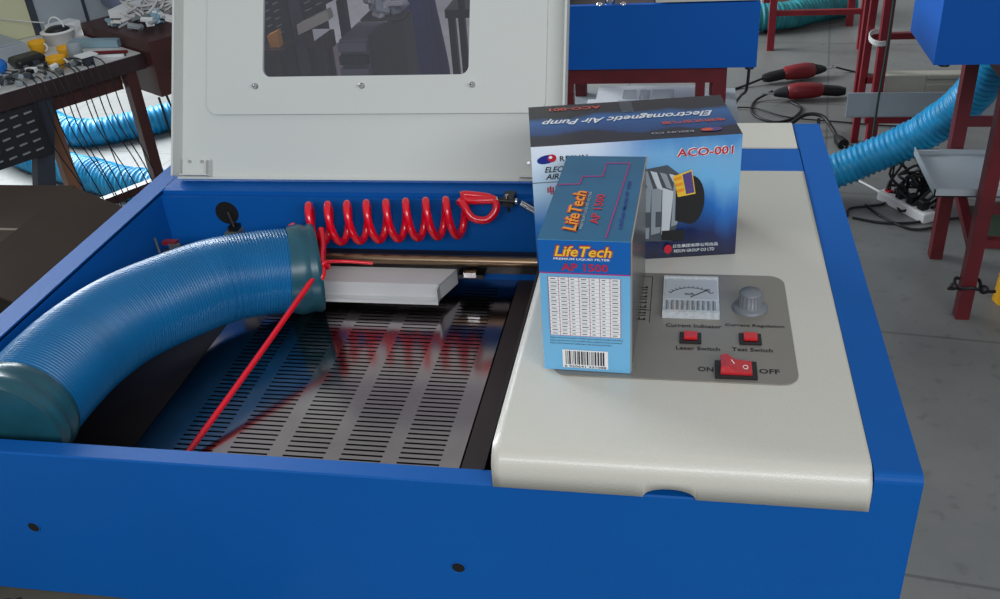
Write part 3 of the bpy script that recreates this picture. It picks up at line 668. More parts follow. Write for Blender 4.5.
# right machine
M2 = machine(.368, 1.15, 1.650, .265, -.255, .0, 'laser_engraver', 'blue engraver on a dark red stand at the top right corner')
MB().use(cream).box(.90, 1.13, 1.655, 1.91, .0, .003).build('side_cover', M2)
for x in (.395, 1.12): MB().use(black).lathe((x, 1.672, -.263), [(.012, 0), (.012, .008), (.009, .008)], 14).build('rubber_foot', M2)
S2 = stand(.533, 1.02, 1.655, 1.965, -.258, 'dark red steel stand under the top right engraver', m=redpaint, lw=.032,
           beams=(((.533, 1.655, -.69), (1.02, 1.655, -.69)), ((.533, 1.965, -.505), (1.02, 1.965, -.505)), ((.533, 1.965, -.62), (.533, 1.655, -.72)), ((.533, 1.655, -.60), (1.02, 1.655, -.60)), ((.533, 1.965, -.60), (1.02, 1.965, -.60))))
b = MB().use(cable); P = [(.533 + .030 * math.cos(a), 1.655 + .030 * math.sin(a), -.805 + .006 * math.sin(3 * a)) for a in [k * .6 for k in range(22)]]
b.tube(smooth_path(P, 2), .004, 8); b.ball((.498, 1.64, -.805), .010); b.ball((.568, 1.64, -.812), .012); b.bar((.495, 1.63, -.806), (.480, 1.62, -.80), .006); b.bar((.57, 1.63, -.812), (.588, 1.62, -.805), .006)
b.build('cable_tie', S2)
# folded sheet tray resting across the stand
b = MB().use(greysheet); ty0, ty1, tx0, tx1, tzb = 1.690, 1.945, .428, .80, -.589
b.box(tx0, tx1, ty0, ty1, tzb, tzb + .003); b.box(tx0, tx0 + .003, ty0, ty1, tzb, tzb + .022); b.box(tx0, tx1, ty0, ty0 + .003, tzb, tzb + .020); b.box(tx0, tx1, ty1 - .003, ty1, tzb, tzb + .016)
b.box(tx0, tx0 + .06, ty1 - .012, ty1, tzb + .014, tzb + .016)
tag(b.build('sheet_metal_tray', loc=((tx0 + tx1) / 2, 1.82, tzb)), 'shallow grey folded metal tray lying across the dark red stand at right', 'tray')
b = MB().use(whitepaint); b.box(-.006, .006, -.13, .13, 0, .003); b.box(-.006, -.004, -.13, .13, .003, .02)
o = b.build('metal_angle', loc=(0, 0, 0)); o.location = (.605, 1.640 , -.574 + .0); o.rotation_euler = (.0, 0, math.radians(24)); tag(o, 'short white metal angle leaning out over the tray at the right edge', 'bracket')
# second row stand, plank, foam block, engraver above
S3 = stand(.468, 1.25, 2.715, 3.05, -.26, 'red steel stand standing beyond the blue hose, left leg wrapped with wire', m=redpaint2, lw=.032,
           beams=(((.44, 2.715, -.785), (1.25, 2.715, -.785)), ((.468, 3.05, -.60), (1.25, 3.05, -.60)), ((.43, 2.80, F), (.44, 2.80, -.26)), ((.44, 2.80, -.675), (1.25, 2.80, -.675))))
b = MB().use(cablew)
for k in range(4): b.tube([(.468 + .030 * math.cos(a) - .012, 2.74 + .045 * math.sin(a), -.520 + .004 * k + .008 * math.sin(a)) for a in [PI * j / 8 for j in range(17)]], .003, 6)
b.build('wire_tie', S3)
M3 = machine(.40, 1.30, 2.68, .45, -.255, -.02, 'laser_engraver', 'blue engraver on the red stand of the second row')
b = MB().use(greysheet); b.box(.372, 1.20, 2.685, 2.690, -.762, -.682); b.box(.372, 1.20, 2.69, 2.695, -.768, -.762)
o = b.build('side_panel_sheet', loc=(.78, 2.69, -.762)); tag(o, 'long pale grey sheet panel standing on edge on the red stand beyond the hose', 'panel')
b = MB().use(creamplank); b.box(.49, 1.10, 2.74, 2.785, -.774, -.640); b.box(.49, .62, 2.734, 2.74, -.70, -.640); b.box(.62, 1.10, 2.734, 2.74, -.655, -.640); b.box(.62, 1.1, 2.734, 2.74, -.70, -.67)
tag(b.build('foam_block', loc=(.79, 2.76, -.77), bevel=.004), 'cream foam block with a slot lying behind the pale grey sheet', 'packing')
# third row
S4 = stand(.213, .60, 3.886, 4.25, -.40, 'small red steel stand far back beside the green duct', m=redpaint2, lw=.030, beams=(((.213, 3.886, -.735), (.60, 3.886, -.735)),))
b = MB().use(duct_teal); ribbed(b, [(-.05, 4.25, F + .075), (.12, 4.17, F + .07), (.30, 4.20, F + .07), (.42, 4.28, F + .07), (.62, 4.40, F + .07)], .062, .02, .004, 20, .003)
tag(b.build('flexible_duct', loc=(.3, 4.2, F)), 'crumpled teal duct lying on the floor behind the far red stand', 'duct')
b = MB().use(creamplank); b.box(.20, .44, 4.42, 4.62, F, F + .10); b.use(woodpale).box(.22, .40, 4.40, 4.42, F + .02, F + .09); tag(b.build('carton_box', loc=(.32, 4.5, F)), 'low tan carton on the floor behind the teal duct', 'box')

# ================================================================== CYAN DUCT AT RIGHT
b = MB().use(duct_cy); ribbed(b, [(.115, 2.30, -.842), (.21, 2.31, -.825), (.302, 2.31, -.795), (.39, 2.30, -.747), (.478, 2.28, -.692), (.548, 2.25, -.625), (.600, 2.21, -.548), (.632, 2.16, -.455), (.640, 2.12, -.36), (.640, 2.11, -.27)], .052, .017, .0032, 26, .0018)
tag(b.build('flexible_duct', loc=(.4, 2.3, F)), 'crinkled cyan exhaust duct rising from behind the main engraver to the right-hand machine', 'duct')

# ================================================================== POWER TOOLS, CABLES, POWER STRIP
def grinder(loc, rz, label, long=True):
    G = empty('power_drill' if long else 'angle_grinder', loc, label, 'power tool'); G.rotation_euler = (0, 0, rz); G['_o'] = (0, 0, 0)
    b = MB().use(toolred); b.tube([(-.075, 0, .034), (-.06, 0, .036), (-.02, 0, .036), (.03, 0, .036), (.062, 0, .034), (.07, 0, .034)], [.018, .027, .031, .033, .028, .018], 16); b.build('housing', G)
    b = MB().use(cable); b.tube([(.068, 0, .034), (.10, 0, .032), (.118, 0, .030)], [.024, .017, .010], 14); b.build('front_collar', G)
    b = MB().use(black); b.tube([(-.07, 0, .034), (-.13, .004, .028), (-.155, .006, .026)], [.022, .021, .015], 14); b.build('handle', G)
    b = MB().use(chrome); b.cyl((.115, 0, .030), (.165, .0, .034), .004, 10); b.build('spindle', G)
    return G
g1 = grinder((.300, 3.47, F), math.radians(22), 'black and red power tool lying farther back on the open floor')
g2 = grinder((.300, 3.235, F), math.radians(188), 'red power tool with a tangle of cord, lying nearest the main engraver', False)
def cord(pts, r, label, m=cable, name='power_cable', grp=None, cat='cord', n=8):
    b = MB().use(m).tube(smooth_path(pts, 8), r, n); c = Vector(pts[0]); return tag(b.build(name, loc=tuple(c)), label, cat, grp)
ZC = F + .005
cord([(.155, 3.42, F + .026), (.06, 3.37, ZC), (-.03, 3.30, ZC), (-.12, 3.22, ZC), (-.20, 3.10, ZC)], .005, 'black cord trailing left from the farther power tool')
cord([(.44, 3.55, F + .03), (.52, 3.56, ZC), (.62, 3.50, ZC), (.72, 3.48, ZC)], .004, 'black lead running right from the tip of the farther power tool')
cord([(.46, 3.21, F + .026), (.50, 3.21, ZC), (.58, 3.20, ZC), (.66, 3.19, ZC)], .005, 'black cord running right from the nearer power tool to the grey panel')
cord([(.18, 3.25, F + .03), (.11, 3.20, ZC), (.10, 3.06, ZC), (.17, 2.98, ZC), (.24, 3.02, ZC), (.28, 3.12, ZC), (.25, 3.19, ZC)], .005, 'looped black cord hanging off the nearer power tool')
cord([(-.03, 3.13, ZC), (.10, 3.12, ZC + .004), (.22, 3.02, ZC + .004), (.40, 2.98, ZC), (.56, 2.94, ZC), (.75, 2.92, ZC)], .003, 'thin dark cord crossing the floor in front of the nearer power tool')
cord([(-.06, 2.93, ZC), (.08, 2.90, ZC), (.18, 2.90, ZC)], .003, 'thin dark cord on the floor near the rear corner of the main engraver')
cord([(.14, 2.76, ZC), (.20, 2.86, ZC + .02), (.27, 2.93, F + .05), (.33, 2.92, F + .05), (.36, 2.85, F + .03), (.37, 2.79, F + .02)], .007, 'thick black lead arching to a plug behind the main engraver')
PG = empty('electric_plug', (.375, 2.76, F), 'black mains plug lying on the floor behind the main engraver', 'plug')
b = MB().use(black); b.tube([(.368, 2.80, F + .02), (.375, 2.77, F + .018), (.385, 2.735, F + .016)], [.009, .018, .020], 12); b.use(chrome)
for k in (-1, 1): b.bar((.388 + .007 * k, 2.735, F + .016), (.396 + .007 * k, 2.715, F + .016), .003)
b.build('plug_body', PG)
b = MB().use(black).bar((.31, 2.84, F + .01), (.315, 2.88, F + .055), .012).build('cord_grip', PG)
cord([(-.018, 1.70, -.262), (-.020, 1.72, -.33), (-.022, 1.90, -.41), (-.03, 2.05, -.50), (-.05, 2.25, -.70), (-.10, 2.4, -.88), (-.16, 2.45, ZC)], .0035, 'thin black cable hanging from the corner of the engraver behind the pump box')
cord([(.455, 2.60, -.15), (.458, 2.60, -.45), (.452, 2.60, -.70), (.455, 2.60, ZC), (.46, 2.55, ZC)], .004, 'dark green cable hanging straight down beside the wrapped red leg', mat('dark_green_cable', (44, 62, 56), .5))
# power strip
PS = empty('power_strip', (.505, 2.255, F), 'white power strip on the floor left of the dark red stand', 'power strip')
PS.rotation_euler = (0, 0, math.radians(-58)); PS['_o'] = (0, 0, 0)
MB().use(white).box(-.10, .10, -.022, .022, 0, .032).build('strip_body', PS, bevel=.005)
MB().use(redsw).box(-.085, -.065, -.008, .008, .032, .038).build('strip_switch', PS)
for k in range(3): MB().use(black).box(-.035 + k * .045, -.010 + k * .045, -.014, .014, .032, .062).build('plug', PS, bevel=.004)
b = MB().use(cable)
rnd = random.Random(5)
for k in range(9):
    c = Vector((.545 + rnd.uniform(-.03, .05), 2.27 + rnd.uniform(-.05, .06), F)); P = []
    for j in range(8):
        a = j * 1.1 + k; r_ = rnd.uniform(.03, .075); P.append(c + Vector((r_ * math.cos(a), r_ * math.sin(a) * .8, .01 + rnd.uniform(0, .10))))
    b.tube(smooth_path(P, 4), .0045, 6)
tag(b.build('cable_tangle', loc=(.545, 2.27, F)), 'black tangle of plugs and leads heaped beside the white power strip', 'cables', kind='stuff')
cord([(.360, 2.50, F + .006), (.41, 2.44, ZC), (.46, 2.36, ZC), (.485, 2.31, F + .012)], .004, 'white lead coming out from under the cyan duct to the power strip', cablew)
cord([(.330, 2.20, ZC), (.345, 2.25, ZC), (.40, 2.27, ZC), (.45, 2.29, ZC), (.48, 2.33, ZC + .01)], .004, 'dark lead curling on the floor left of the power strip')
cord([(.345, 2.19, ZC), (.42, 2.16, ZC), (.50, 2.16, ZC), (.56, 2.18, ZC), (.66, 2.20, ZC), (.74, 2.22, ZC)], .004, 'dark lead running along the floor in front of the power strip')
cord([(.395, 2.28, ZC), (.43, 2.20, ZC), (.50, 2.12, ZC), (.58, 2.14, ZC)], .004, 'dark lead looping under the front end of the power strip')
cord([(.47, 2.33, ZC), (.472, 2.33, -.80), (.475, 2.33, -.70)], .003, 'thin black wire rising from the power strip to the cyan duct')
YB = MB().use(yellow); YB.tube([(.655, 1.735, F), (.655, 1.735, F + .11)], [.030, .024], 6); YB.box(.640, .670, 1.72, 1.75, F + .108, F + .114)
tag(YB.build('yellow_block', loc=(.655, 1.735, F)), 'yellow plastic piece on the floor at the right edge', 'plastic part')
b = MB().use(mat('dark_green_mat', (44, 62, 46), .9, noise=.2)); b.box(.66, .95, 2.02, 2.25, F, F + .02); tag(b.build('green_mat', loc=(.8, 2.1, F)), 'dull green mat on the floor under the right-hand stand', 'mat')

# ================================================================== LEFT WORKBENCH
ex = Vector((.545, .839, 0)); ey = Vector((-.839, .545, 0)); BO = Vector((-1.587, 1.215, 0))     # front edge origin, along, depth
def BP(a, d, z): return BO + ex * a + ey * d + Vector((0, 0, z))
BM = Matrix(((ex.x, ey.x, 0, BO.x), (ex.y, ey.y, 0, BO.y), (0, 0, 1, 0), (0, 0, 0, 1)))
BT = -.15
WB = empty('workbench', tuple(BP(.2, .2, F)), 'dark wooden workbench cluttered with parts at the upper left', 'workbench')
b = MB(); b.T = BM; b.use(wood).box(-.75, .335, 0, .44, BT - .035, BT); b.use(whitepaint).box(-.75, .33, .004, .44, BT, BT + .002); b.build('tabletop', WB)  # white layer over the dark wood paints in daylight bleaching the bench top
for a, d in ((.297, .02), (-.70, .40)):
    b = MB(); b.T = BM; b.use(woodred).box(a - .013, a + .013, d - .013, d + .013, F, BT - .035); b.build('leg', WB)
b = MB(); b.T = BM; b.use(woodred).box(.11, .28, .03, .05, BT - .075, BT - .035); b.build('apron', WB)
b = MB(); b.use(steelgrey).bar(BP(.092, .03, BT - .036), BP(-.11, .03, -.88), .040, .03, up=tuple(ey)); b.build('steel_post', WB)
b = MB(); b.T = BM; b.use(woodpale).box(.098, .125, .06, .09, F, BT - .035); b.build('tan_post', WB)
b = MB(); b.T = BM; b.use(woodred).box(.05, .284, .008, .03, -.475, -.455); b.build('stretcher', WB)
# red-brown cabinet end at the bench's far end
b = MB(); b.T = BM; b.use(woodred).box(.336, .57, -.035, .30, BT - .10, BT + .030); b.build('end_drawer_box', WB)
for d_ in (.0, .26): b = MB(); b.T = BM; b.use(woodred).box(.54, .566, d_, d_ + .026, F, BT - .1); b.build('leg', WB)
# louvred case under the bench
LC = empty('louvred_case', tuple(BP(-.13, .1, -.3)), 'black metal case with rows of pale louvres under the left end of the workbench', 'case')
b = MB(); b.T = BM; b.use(louvre).box(-.32, .066, -.010, .012, -.300, BT - .037); b.box(-.32, -.01, .012, .30, -.300, BT - .037); b.build('case_shell', LC)
for c_ in range(6):
    for r_ in range(5):
        b = MB(); b.T = BM; b.use(slotm); x = -.120 + c_ * .030; z = -.285 + r_ * .021 ; b.prism([(x, z), (x + .017, z + .002), (x + .017, z + .0045), (x, z + .0035)], -.014, -.009, 'y'); b.build('louvre', LC)
# partition screens standing at the back of the bench
PT = empty('partition_screen', tuple(BP(0, .45, BT)), 'grey and cream upright partition panels at the back of the workbench', 'partition')
b = MB(); b.T = BM; b.use(partcream).box(-.25, .262, .41, .43, BT + .003, BT + .75); b.build('cream_panel', PT)
b = MB(); b.T = BM; b.use(partgrey).box(.280, .400, .41, .43, BT + .003, BT + .75); b.build('grey_panel', PT)
b = MB(); b.T = BM; b.use(partgrey).box(.408, .75, .41, .43, BT + .003, BT + .75); b.build('grey_panel', PT)
for x in (.263, .4005): b = MB(); b.T = BM; b.use(steelgrey).box(x, x + (.016 if x < .3 else .007), .406, .432, BT + .003, BT + .75); b.build('frame_post', PT)
b = MB(); b.T = BM; b.use(partcream).box(-.255, .13, .404, .41, BT + .003, BT + .75); b.build('door_leaf', PT)
b = MB(); b.T = BM; b.use(clothgrey).box(.44, .72, .31, .40, BT + .032, BT + .42); o = b.build('storage_bag', bevel=.02, loc=tuple(BP(.55, .4, BT))); tag(o, 'grey-blue fabric bag standing at the back of the bench left of the lid', 'bag')
# things on the bench
def cup(a, d, r, h, rz, label, grp):
    C_ = empty('plastic_cup', tuple(BP(a, d, BT + .002)), label, 'cup', grp); c = BP(a, d, BT + .002)
    b = MB().use(yellow); b.lathe(c, [(1e-5, 0), (r * .8, 0), (r, h), (r + .002, h), (r + .002, h - .004), (r * .82 , .003), (1e-5, .003)], 28); b.build('cup_body', C_)
    b = MB().use(white); b.tube([tuple(c + Vector((r * .9 + .009 * math.sin(t), 0, h * .5 + .009 * math.cos(t)))) for t in [PI * k / 8 for k in range(9)]], .0018, 8); b.build('handle', C_)
cup(.160, .062, .019, .028, 0, 'yellow plastic cup nearer the front edge of the workbench', 'yellow cups on the workbench')
cup(.222, .150, .018, .022, 0, 'yellow plastic cup behind the other, beside the grey tray', 'yellow cups on the workbench')
cup(.192, .232, .018, .030, 0, 'yellow plastic cup farthest back on the workbench', 'yellow cups on the workbench')
b = MB(); b.T = BM; z = BT + .0025
b.use(greysheet).box(-.02, .165, .225, .36, z, z + .035); b.use(partgrey).box(-.015, .16, .23, .355, z + .035, z + .038); tag(b.build('grey_carton', loc=tuple(BP(.08, .3, z)), bevel=.003), 'grey carton lying on the workbench in front of the cream panel', 'carton')
b = MB().use(white); c = BP(.270, .285, z); b.lathe(c, [(1e-5, 0), (.034, 0), (.039, .026), (.041, .026), (.041, .029), (1e-5, .029)], 30); b.use(black).lathe(c, [(1e-5, .0295), (.030, .0295), (.020, .037), (1e-5, .038)], 20)
b.use(white); b.tube([tuple(c + Vector((.02 * math.cos(t), 0, .036 + .024 * math.sin(t)))) for t in [PI * k / 10 for k in range(11)]], .002, 8); tag(b.build('white_tub', loc=tuple(c)), 'round white tub with a black lid and wire handle on the workbench', 'tub')
b = MB().use(partgrey); c = BP(.222, .098, z); b.lathe(c, [(1e-5, 0), (.017, 0), (.016, .034), (.014, .037), (1e-5, .037)], 24); tag(b.build('grey_canister', loc=tuple(c)), 'small grey canister beside the yellow cups', 'canister')
b = MB(); b.T = BM; b.use(steelgrey).box(.203, .223, .012, .032, z, z + .022); b.use(paperw).box(.192, .232, .003, .040, z + .022, z + .0245); tag(b.build('small_stand', loc=tuple(BP(.21, .02, z)), ), 'little grey block carrying a white plate on the workbench', 'block')
b = MB(); b.use(tinblue); b.bar(BP(.265, .205, z + .009), BP(.332, .100, z + .009), .022, .017); b.bar(BP(.280, .218, z + .006), BP(.332, .135, z + .006), .010, .011); tag(b.build('aluminium_profile', loc=tuple(BP(.30, .15, z))), 'pale blue metal profile lying along the workbench', 'metal profile')
b = MB(); b.use(toolred).bar(BP(.262, .098, z + .003), BP(.312, .030, z + .003), .007, .006); b.use(black).bar(BP(.252, .070, z + .003), BP(.298, .012, z + .003), .008, .006); b.use(paperw).bar(BP(.247, .064, z + .003), BP(.292, .008, z + .003), .005, .006); tag(b.build('red_ruler', loc=tuple(BP(.28, .05, z))), 'red, black and white strips lying near the front edge of the workbench', 'tool')
b = MB(); b.T = BM; b.use(black).box(.100, .170, .135, .195, z, z + .022); tag(b.build('black_pouch', loc=tuple(BP(.13, .17, z)), bevel=.01), 'black pouch in front of the grey carton on the workbench', 'pouch')
b = MB(); b.use(mat('bright_blue_plastic', (20, 110, 200), .35)); c = BP(.066, .150, z + .017); b.ball(c, .018, 16); tag(b.build('blue_ball_valve', loc=tuple(c)), 'round bright blue plastic knob at the left edge of the workbench', 'knob')
for k, (a, d, w_, h_, rz) in enumerate(((.205, .030, .05, .04, .3), (.300, .320, .07, .05, -.2), (.320, .370, .07, .05, .1), (.46, .26, .10, .07, .5))):
    b = MB().use(paperw); b.box(-w_ / 2, w_ / 2, -h_ / 2, h_ / 2, 0, (.0002, .012, .024, .020)[k]); o = b.build('paper_stack'); o.location = BP(a, d, BT + (.0022 if k < 3 else .031)); o.rotation_euler = (0, 0, rz + 1)
    tag(o, ['white paper under the little grey block near the bench front', 'white papers behind the pale blue metal profile', 'white papers against the grey panel', 'white papers lying on the red-brown table'][k], 'papers')
b = MB(); rnd = random.Random(9)
for k in range(90):
    a = rnd.uniform(-.08, .185); d = rnd.uniform(.008, .105); s_ = rnd.uniform(.002, .008); b.use(rnd.choice((paperw, metalbit, metalbit, steelgrey, black, greysheet)))
    b.T = Matrix.Translation(BP(a, d, BT + .003 + rnd.uniform(0, .012))) @ Euler((rnd.uniform(-.3, .3), rnd.uniform(-.3, .3), rnd.uniform(0, 3))).to_matrix().to_4x4()
    b.box(-s_, s_, -s_ * rnd.uniform(.4, 1), s_ * .7, 0, s_ * 1.2)
tag(b.build('small_parts', loc=tuple(BP(0, .1, BT))), 'loose scatter of small metal and white parts along the bench front', 'parts', kind='stuff')
b = MB()
for k in range(46):
    a = rnd.uniform(.355, .54); d = rnd.uniform(.03, .20); b.use(rnd.choice((tinblue, greysheet, metalbit, white, paperw, mat('x_blue_wrap', (40, 130, 200), .4) if k == 0 else tinblue)))
    b.T = Matrix.Translation(BP(a, d, BT + .034 + rnd.uniform(0, .022))) @ Euler((rnd.uniform(-.5, .5), rnd.uniform(-.5, .5), rnd.uniform(0, 3))).to_matrix().to_4x4()
    s_ = rnd.uniform(.008, .022); b.box(-s_, s_, -s_ * .45, s_ * .45, 0, s_ * .4)
b.T = Matrix.Identity(4); b.use(cablew)
for k in range(8):
    c = BP(.46 + rnd.uniform(-.05, .05), .14, BT + .065); b.tube(smooth_path([c + Vector((rnd.uniform(-.05, .05), rnd.uniform(-.05, .05), rnd.uniform(-.02, .03))) for j in range(6)], 4), .003, 6)
tag(b.build('bracket_heap', loc=tuple(BP(.46, .24, BT + .04))), 'heap of pale brackets and white wires on the bench left of the lid', 'parts', kind='stuff')
# cables hanging over the bench front
ORD = 'first second third fourth fifth sixth seventh eighth ninth tenth eleventh'.split()
for k in range(11):
    a = .055 + k * .0175 + rnd.uniform(-.006, .006); a2 = a + rnd.uniform(.02, .06); zz_ = -.62 - rnd.uniform(0, .2)
    cord([BP(a - .02, .09 + rnd.uniform(0, .05), BT + .012), BP(a, .03, BT + .012), BP(a + .002, -.012, BT - .01), BP(a + .006, -.022, BT - .12), BP(a2, -.03, -.45), BP(a2 + .02, -.03, zz_)], .0014,
         ORD[k] + ' thin black cable hanging over the workbench edge, counted from the left', grp='cables hanging over the workbench')
for k in range(3):
    a = .33 + k * .02; cord([BP(a, -.03, BT - .10), BP(a + .01 + .02 * k, -.04, -.42 - .03 * k), BP(a + .05, -.04, -.46), BP(a + .065, -.035, -.32), BP(a + .05, -.03, BT - .112)], .0028, ['shortest', 'middle', 'longest'][k] + ' black cable looping down beside the red-brown table', grp='cable loops beside the table')
cord([BP(.05, .395, BT + .14), BP(.14, .39, BT + .085), BP(.22, .37, BT + .055), BP(.262, .33, BT + .045)], .0015, 'thin grey wire sloping across the cream panel to the white tub', cablew)
# carton and sheet on the floor between bench and machine
b = MB().use(carton); b.box(-1.60, -1.385, .70, 1.09, F, -.30); b.use(carded); b.box(-1.598, -1.387, .890, .897, -.3, -.2992)
b.use(carton); b.prism([(-1.386, -.302), (-1.384, -.298), (-1.262, -.352), (-1.264, -.356)], .71, 1.08, 'y')
tag(b.build('cardboard_carton', loc=(-1.49, .9, F)), 'big dark brown cardboard carton with open flaps on the floor at left', 'carton')
b = MB().use(greysheet); b.T = Matrix.Translation((-1.22, .72, -.42)) @ Euler((math.radians(8), math.radians(16), math.radians(20))).to_matrix().to_4x4(); b.box(-.03, .16, -.30, .16, 0, .004)
tag(b.build('grey_sheet', loc=(-1.22, .72, -.42)), 'pale grey sheet leaning on the cardboard carton beside the engraver', 'sheet')
# ducts on the floor beyond the bench
b = MB().use(duct_cy); ribbed(b, [(-2.90, 2.98, F + .06), (-2.60, 2.78, F + .05), (-2.40, 2.83, F + .05), (-2.20, 2.98, F + .055), (-1.95, 3.05, F + .06), (-1.7, 3.10, F + .06)], .055, .02, .004, 22, .003)
tag(b.build('flexible_duct', loc=(-2.3, 2.9, F)), 'crinkled cyan duct on the floor under the bench, the farther of two', 'duct', )
b = MB().use(duct_cy); ribbed(b, [(-2.98, 2.74, F + .12), (-2.76, 2.60, F + .07), (-2.52, 2.47, F + .055), (-2.27, 2.36, F + .055), (-2.08, 2.28, F + .055), (-1.85, 2.25, F + .055), (-1.6, 2.3, F + .055)], .058, .02, .004, 22, .003)
tag(b.build('flexible_duct', loc=(-2.4, 2.4, F)), 'crinkled cyan duct on the floor under the bench, the nearer of two', 'duct')

# ================================================================== SEEN DIMLY THROUGH THE LID WINDOW
Q = empty('louvred_cabinet', (-1.42, 2.35, F), 'black louvred cabinet seen through the left of the lid window', 'cabinet')
MB().use(louvre).box(-1.58, -1.335, 2.20, 2.50, F + .30, .05).build('cabinet_shell', Q); MB().use(steelgrey).box(-1.328, -1.292, 2.20, 2.25, F, .05).build('cabinet_post', Q)
for x in (-1.56, -1.40): MB().use(louvre).box(x, x + .03, 2.22, 2.48, F, F + .30).build('leg', Q)
for c_ in range(2):
    for r_ in range(5): MB().use(slotm).prism([(-1.405 + .030 * c_, -.31 + .022 * r_), (-1.387 + .030 * c_, -.302 + .022 * r_), (-1.387 + .030 * c_, -.299 + .022 * r_), (-1.405 + .030 * c_, -.305 + .022 * r_)], 2.196, 2.2, 'y').build('louvre', Q)
Q = empty('louvred_cabinet', (-1.18, 2.45, F), 'black louvred cabinet right of the post, seen through the lid window', 'cabinet')
MB().use(louvre).prism([(-1.290, -.262), (-1.13, -.19), (-1.13, .05), (-1.290, .05)], 2.22, 2.50, 'y').build('cabinet_shell', Q)
for x in (-1.285, -1.215): MB().use(louvre).box(x, x + .025, 2.30, 2.33, F, -.24).build('leg', Q)
for c_ in range(4):
    for r_ in range(3): x = -1.285 + .036 * c_; z = -.248 + .016 * c_ + .022 * r_; MB().use(slotm).prism([(x, z), (x + .022, z + .008), (x + .022, z + .011), (x, z + .004)], 2.216, 2.22, 'y').build('louvre', Q)
b = MB().use(orange).prism([(-1.365, -.320), (-1.335, -.320), (-1.335, -.272), (-1.368, -.286)], 2.10, 2.13, 'y'); b.use(wood).box(-1.39, -1.31, 2.07, 2.18, -.33, -.320); b.box(-1.36, -1.34, 2.1, 2.12, F, -.33)
tag(b.build('orange_bin', loc=(-1.385, 2.12, F)), 'small orange bin on a wooden pedestal, seen through the lid window', 'bin')
b = MB().use(paperw).prism([(-1.245, -.318), (-1.188, -.284), (-1.245, -.284)], 2.15, 2.155, 'y'); b.use(steelgrey).box(-1.222, -1.218, 2.15, 2.155, F, -.305)
tag(b.build('folded_paper', loc=(-1.22, 2.15, F)), 'bright folded white sheet on a thin stem, seen through the lid window', 'paper')
b = MB().use(creamplank).prism([(-1.300, -.305), (-1.300, -.275), (-1.20, -.235), (-1.195, -.262)], 2.17, 2.21, 'y'); b.use(wood).box(-1.29, -1.20, 2.172, 2.208, -.345, -.300); b.box(-1.24, -1.22, 2.18, 2.20, F, -.34)
tag(b.build('pale_board', loc=(-1.25, 2.2, F)), 'pale tilted board below the louvres, seen through the lid window', 'board')
b = MB().use(wood).box(-1.98, -1.40, 2.72, 3.30, -.70, -.66); 
for x in (-1.95, -1.44): b.bar((x, 2.75, F), (x + .01, 2.75, -.69), .03); b.bar((x, 3.27, F), (x + .01, 3.27, -.69), .03)
tag(b.build('low_bench', loc=(-1.4, 2.6, F)), 'low dark wooden bench at the bottom left of the lid window', 'bench')
DC = empty('drawer_unit', (-1.10, 2.3, F), 'grey plastic drawer unit in the middle of the lid window', 'drawers')
MB().use(drawerm).box(-1.187, -1.099, 2.20, 2.40, F, -.331).build('unit_body', DC)
for k in range(3): MB().use(drawerm if k % 2 == 0 else louvre).box(-1.187, -1.099, 2.180 - .004 * k, 2.199, -.362 - .038 * k, -.336 - .038 * k).build('drawer', DC)
MB().use(darkcab).prism([(-1.098, F), (-.985, F), (-.985, -.285), (-1.0, -.285), (-1.098, -.322)], 2.21, 2.32, 'y').build('cabinet_side', DC)
b = MB(); 
for k in range(14):
    b.use(rnd.choice((whitepaint, greysheet))); c = Vector((-1.06 + rnd.uniform(-.045, .045), 2.29 + rnd.uniform(-.03, .03), -.262 + rnd.uniform(0, .03))); b.T = Matrix.Translation(c) @ Euler((rnd.uniform(-1, 1), rnd.uniform(-1, 1), rnd.uniform(0, 3))).to_matrix().to_4x4(); b.box(-.036, .036, -.022, .022, 0, .016)
b.T = Matrix.Identity(4); b.use(darkcab).box(-1.12, -.99, 2.22, 2.32, -.284, -.276)
tag(b.build('wrapped_bundle', loc=(-1.06, 2.29, -.284), bevel=.006), 'crumpled pale wrapped bundle on the cabinet beside the grey drawers', 'bundle')
ST = empty('stool', (-.93, 3.0, F), 'dark stool frame at the right of the lid window', 'stool')
MB().use(black).box(-1.03, -.83, 2.90, 3.10, -.46, -.43).build('seat', ST)
for x, y in ((-1.01, 2.92), (-.85, 2.92), (-1.01, 3.08), (-.85, 3.08)): MB().use(black).bar((x, y, F), (x, y, -.45), .025).build('leg', ST)
b = MB().use(paperw).box(-.985, -.955, 2.86, 2.87, -.33, -.26); b.use(woodpale).box(-.975, -.955, 2.86, 2.87, -.36, -.33); b.use(black).box(-.98, -.96, 2.91, 2.94, -.43, -.26)
tag(b.build('white_card', loc=(-.97, 2.88, -.43)), 'small white card upright on the dark stool', 'card')

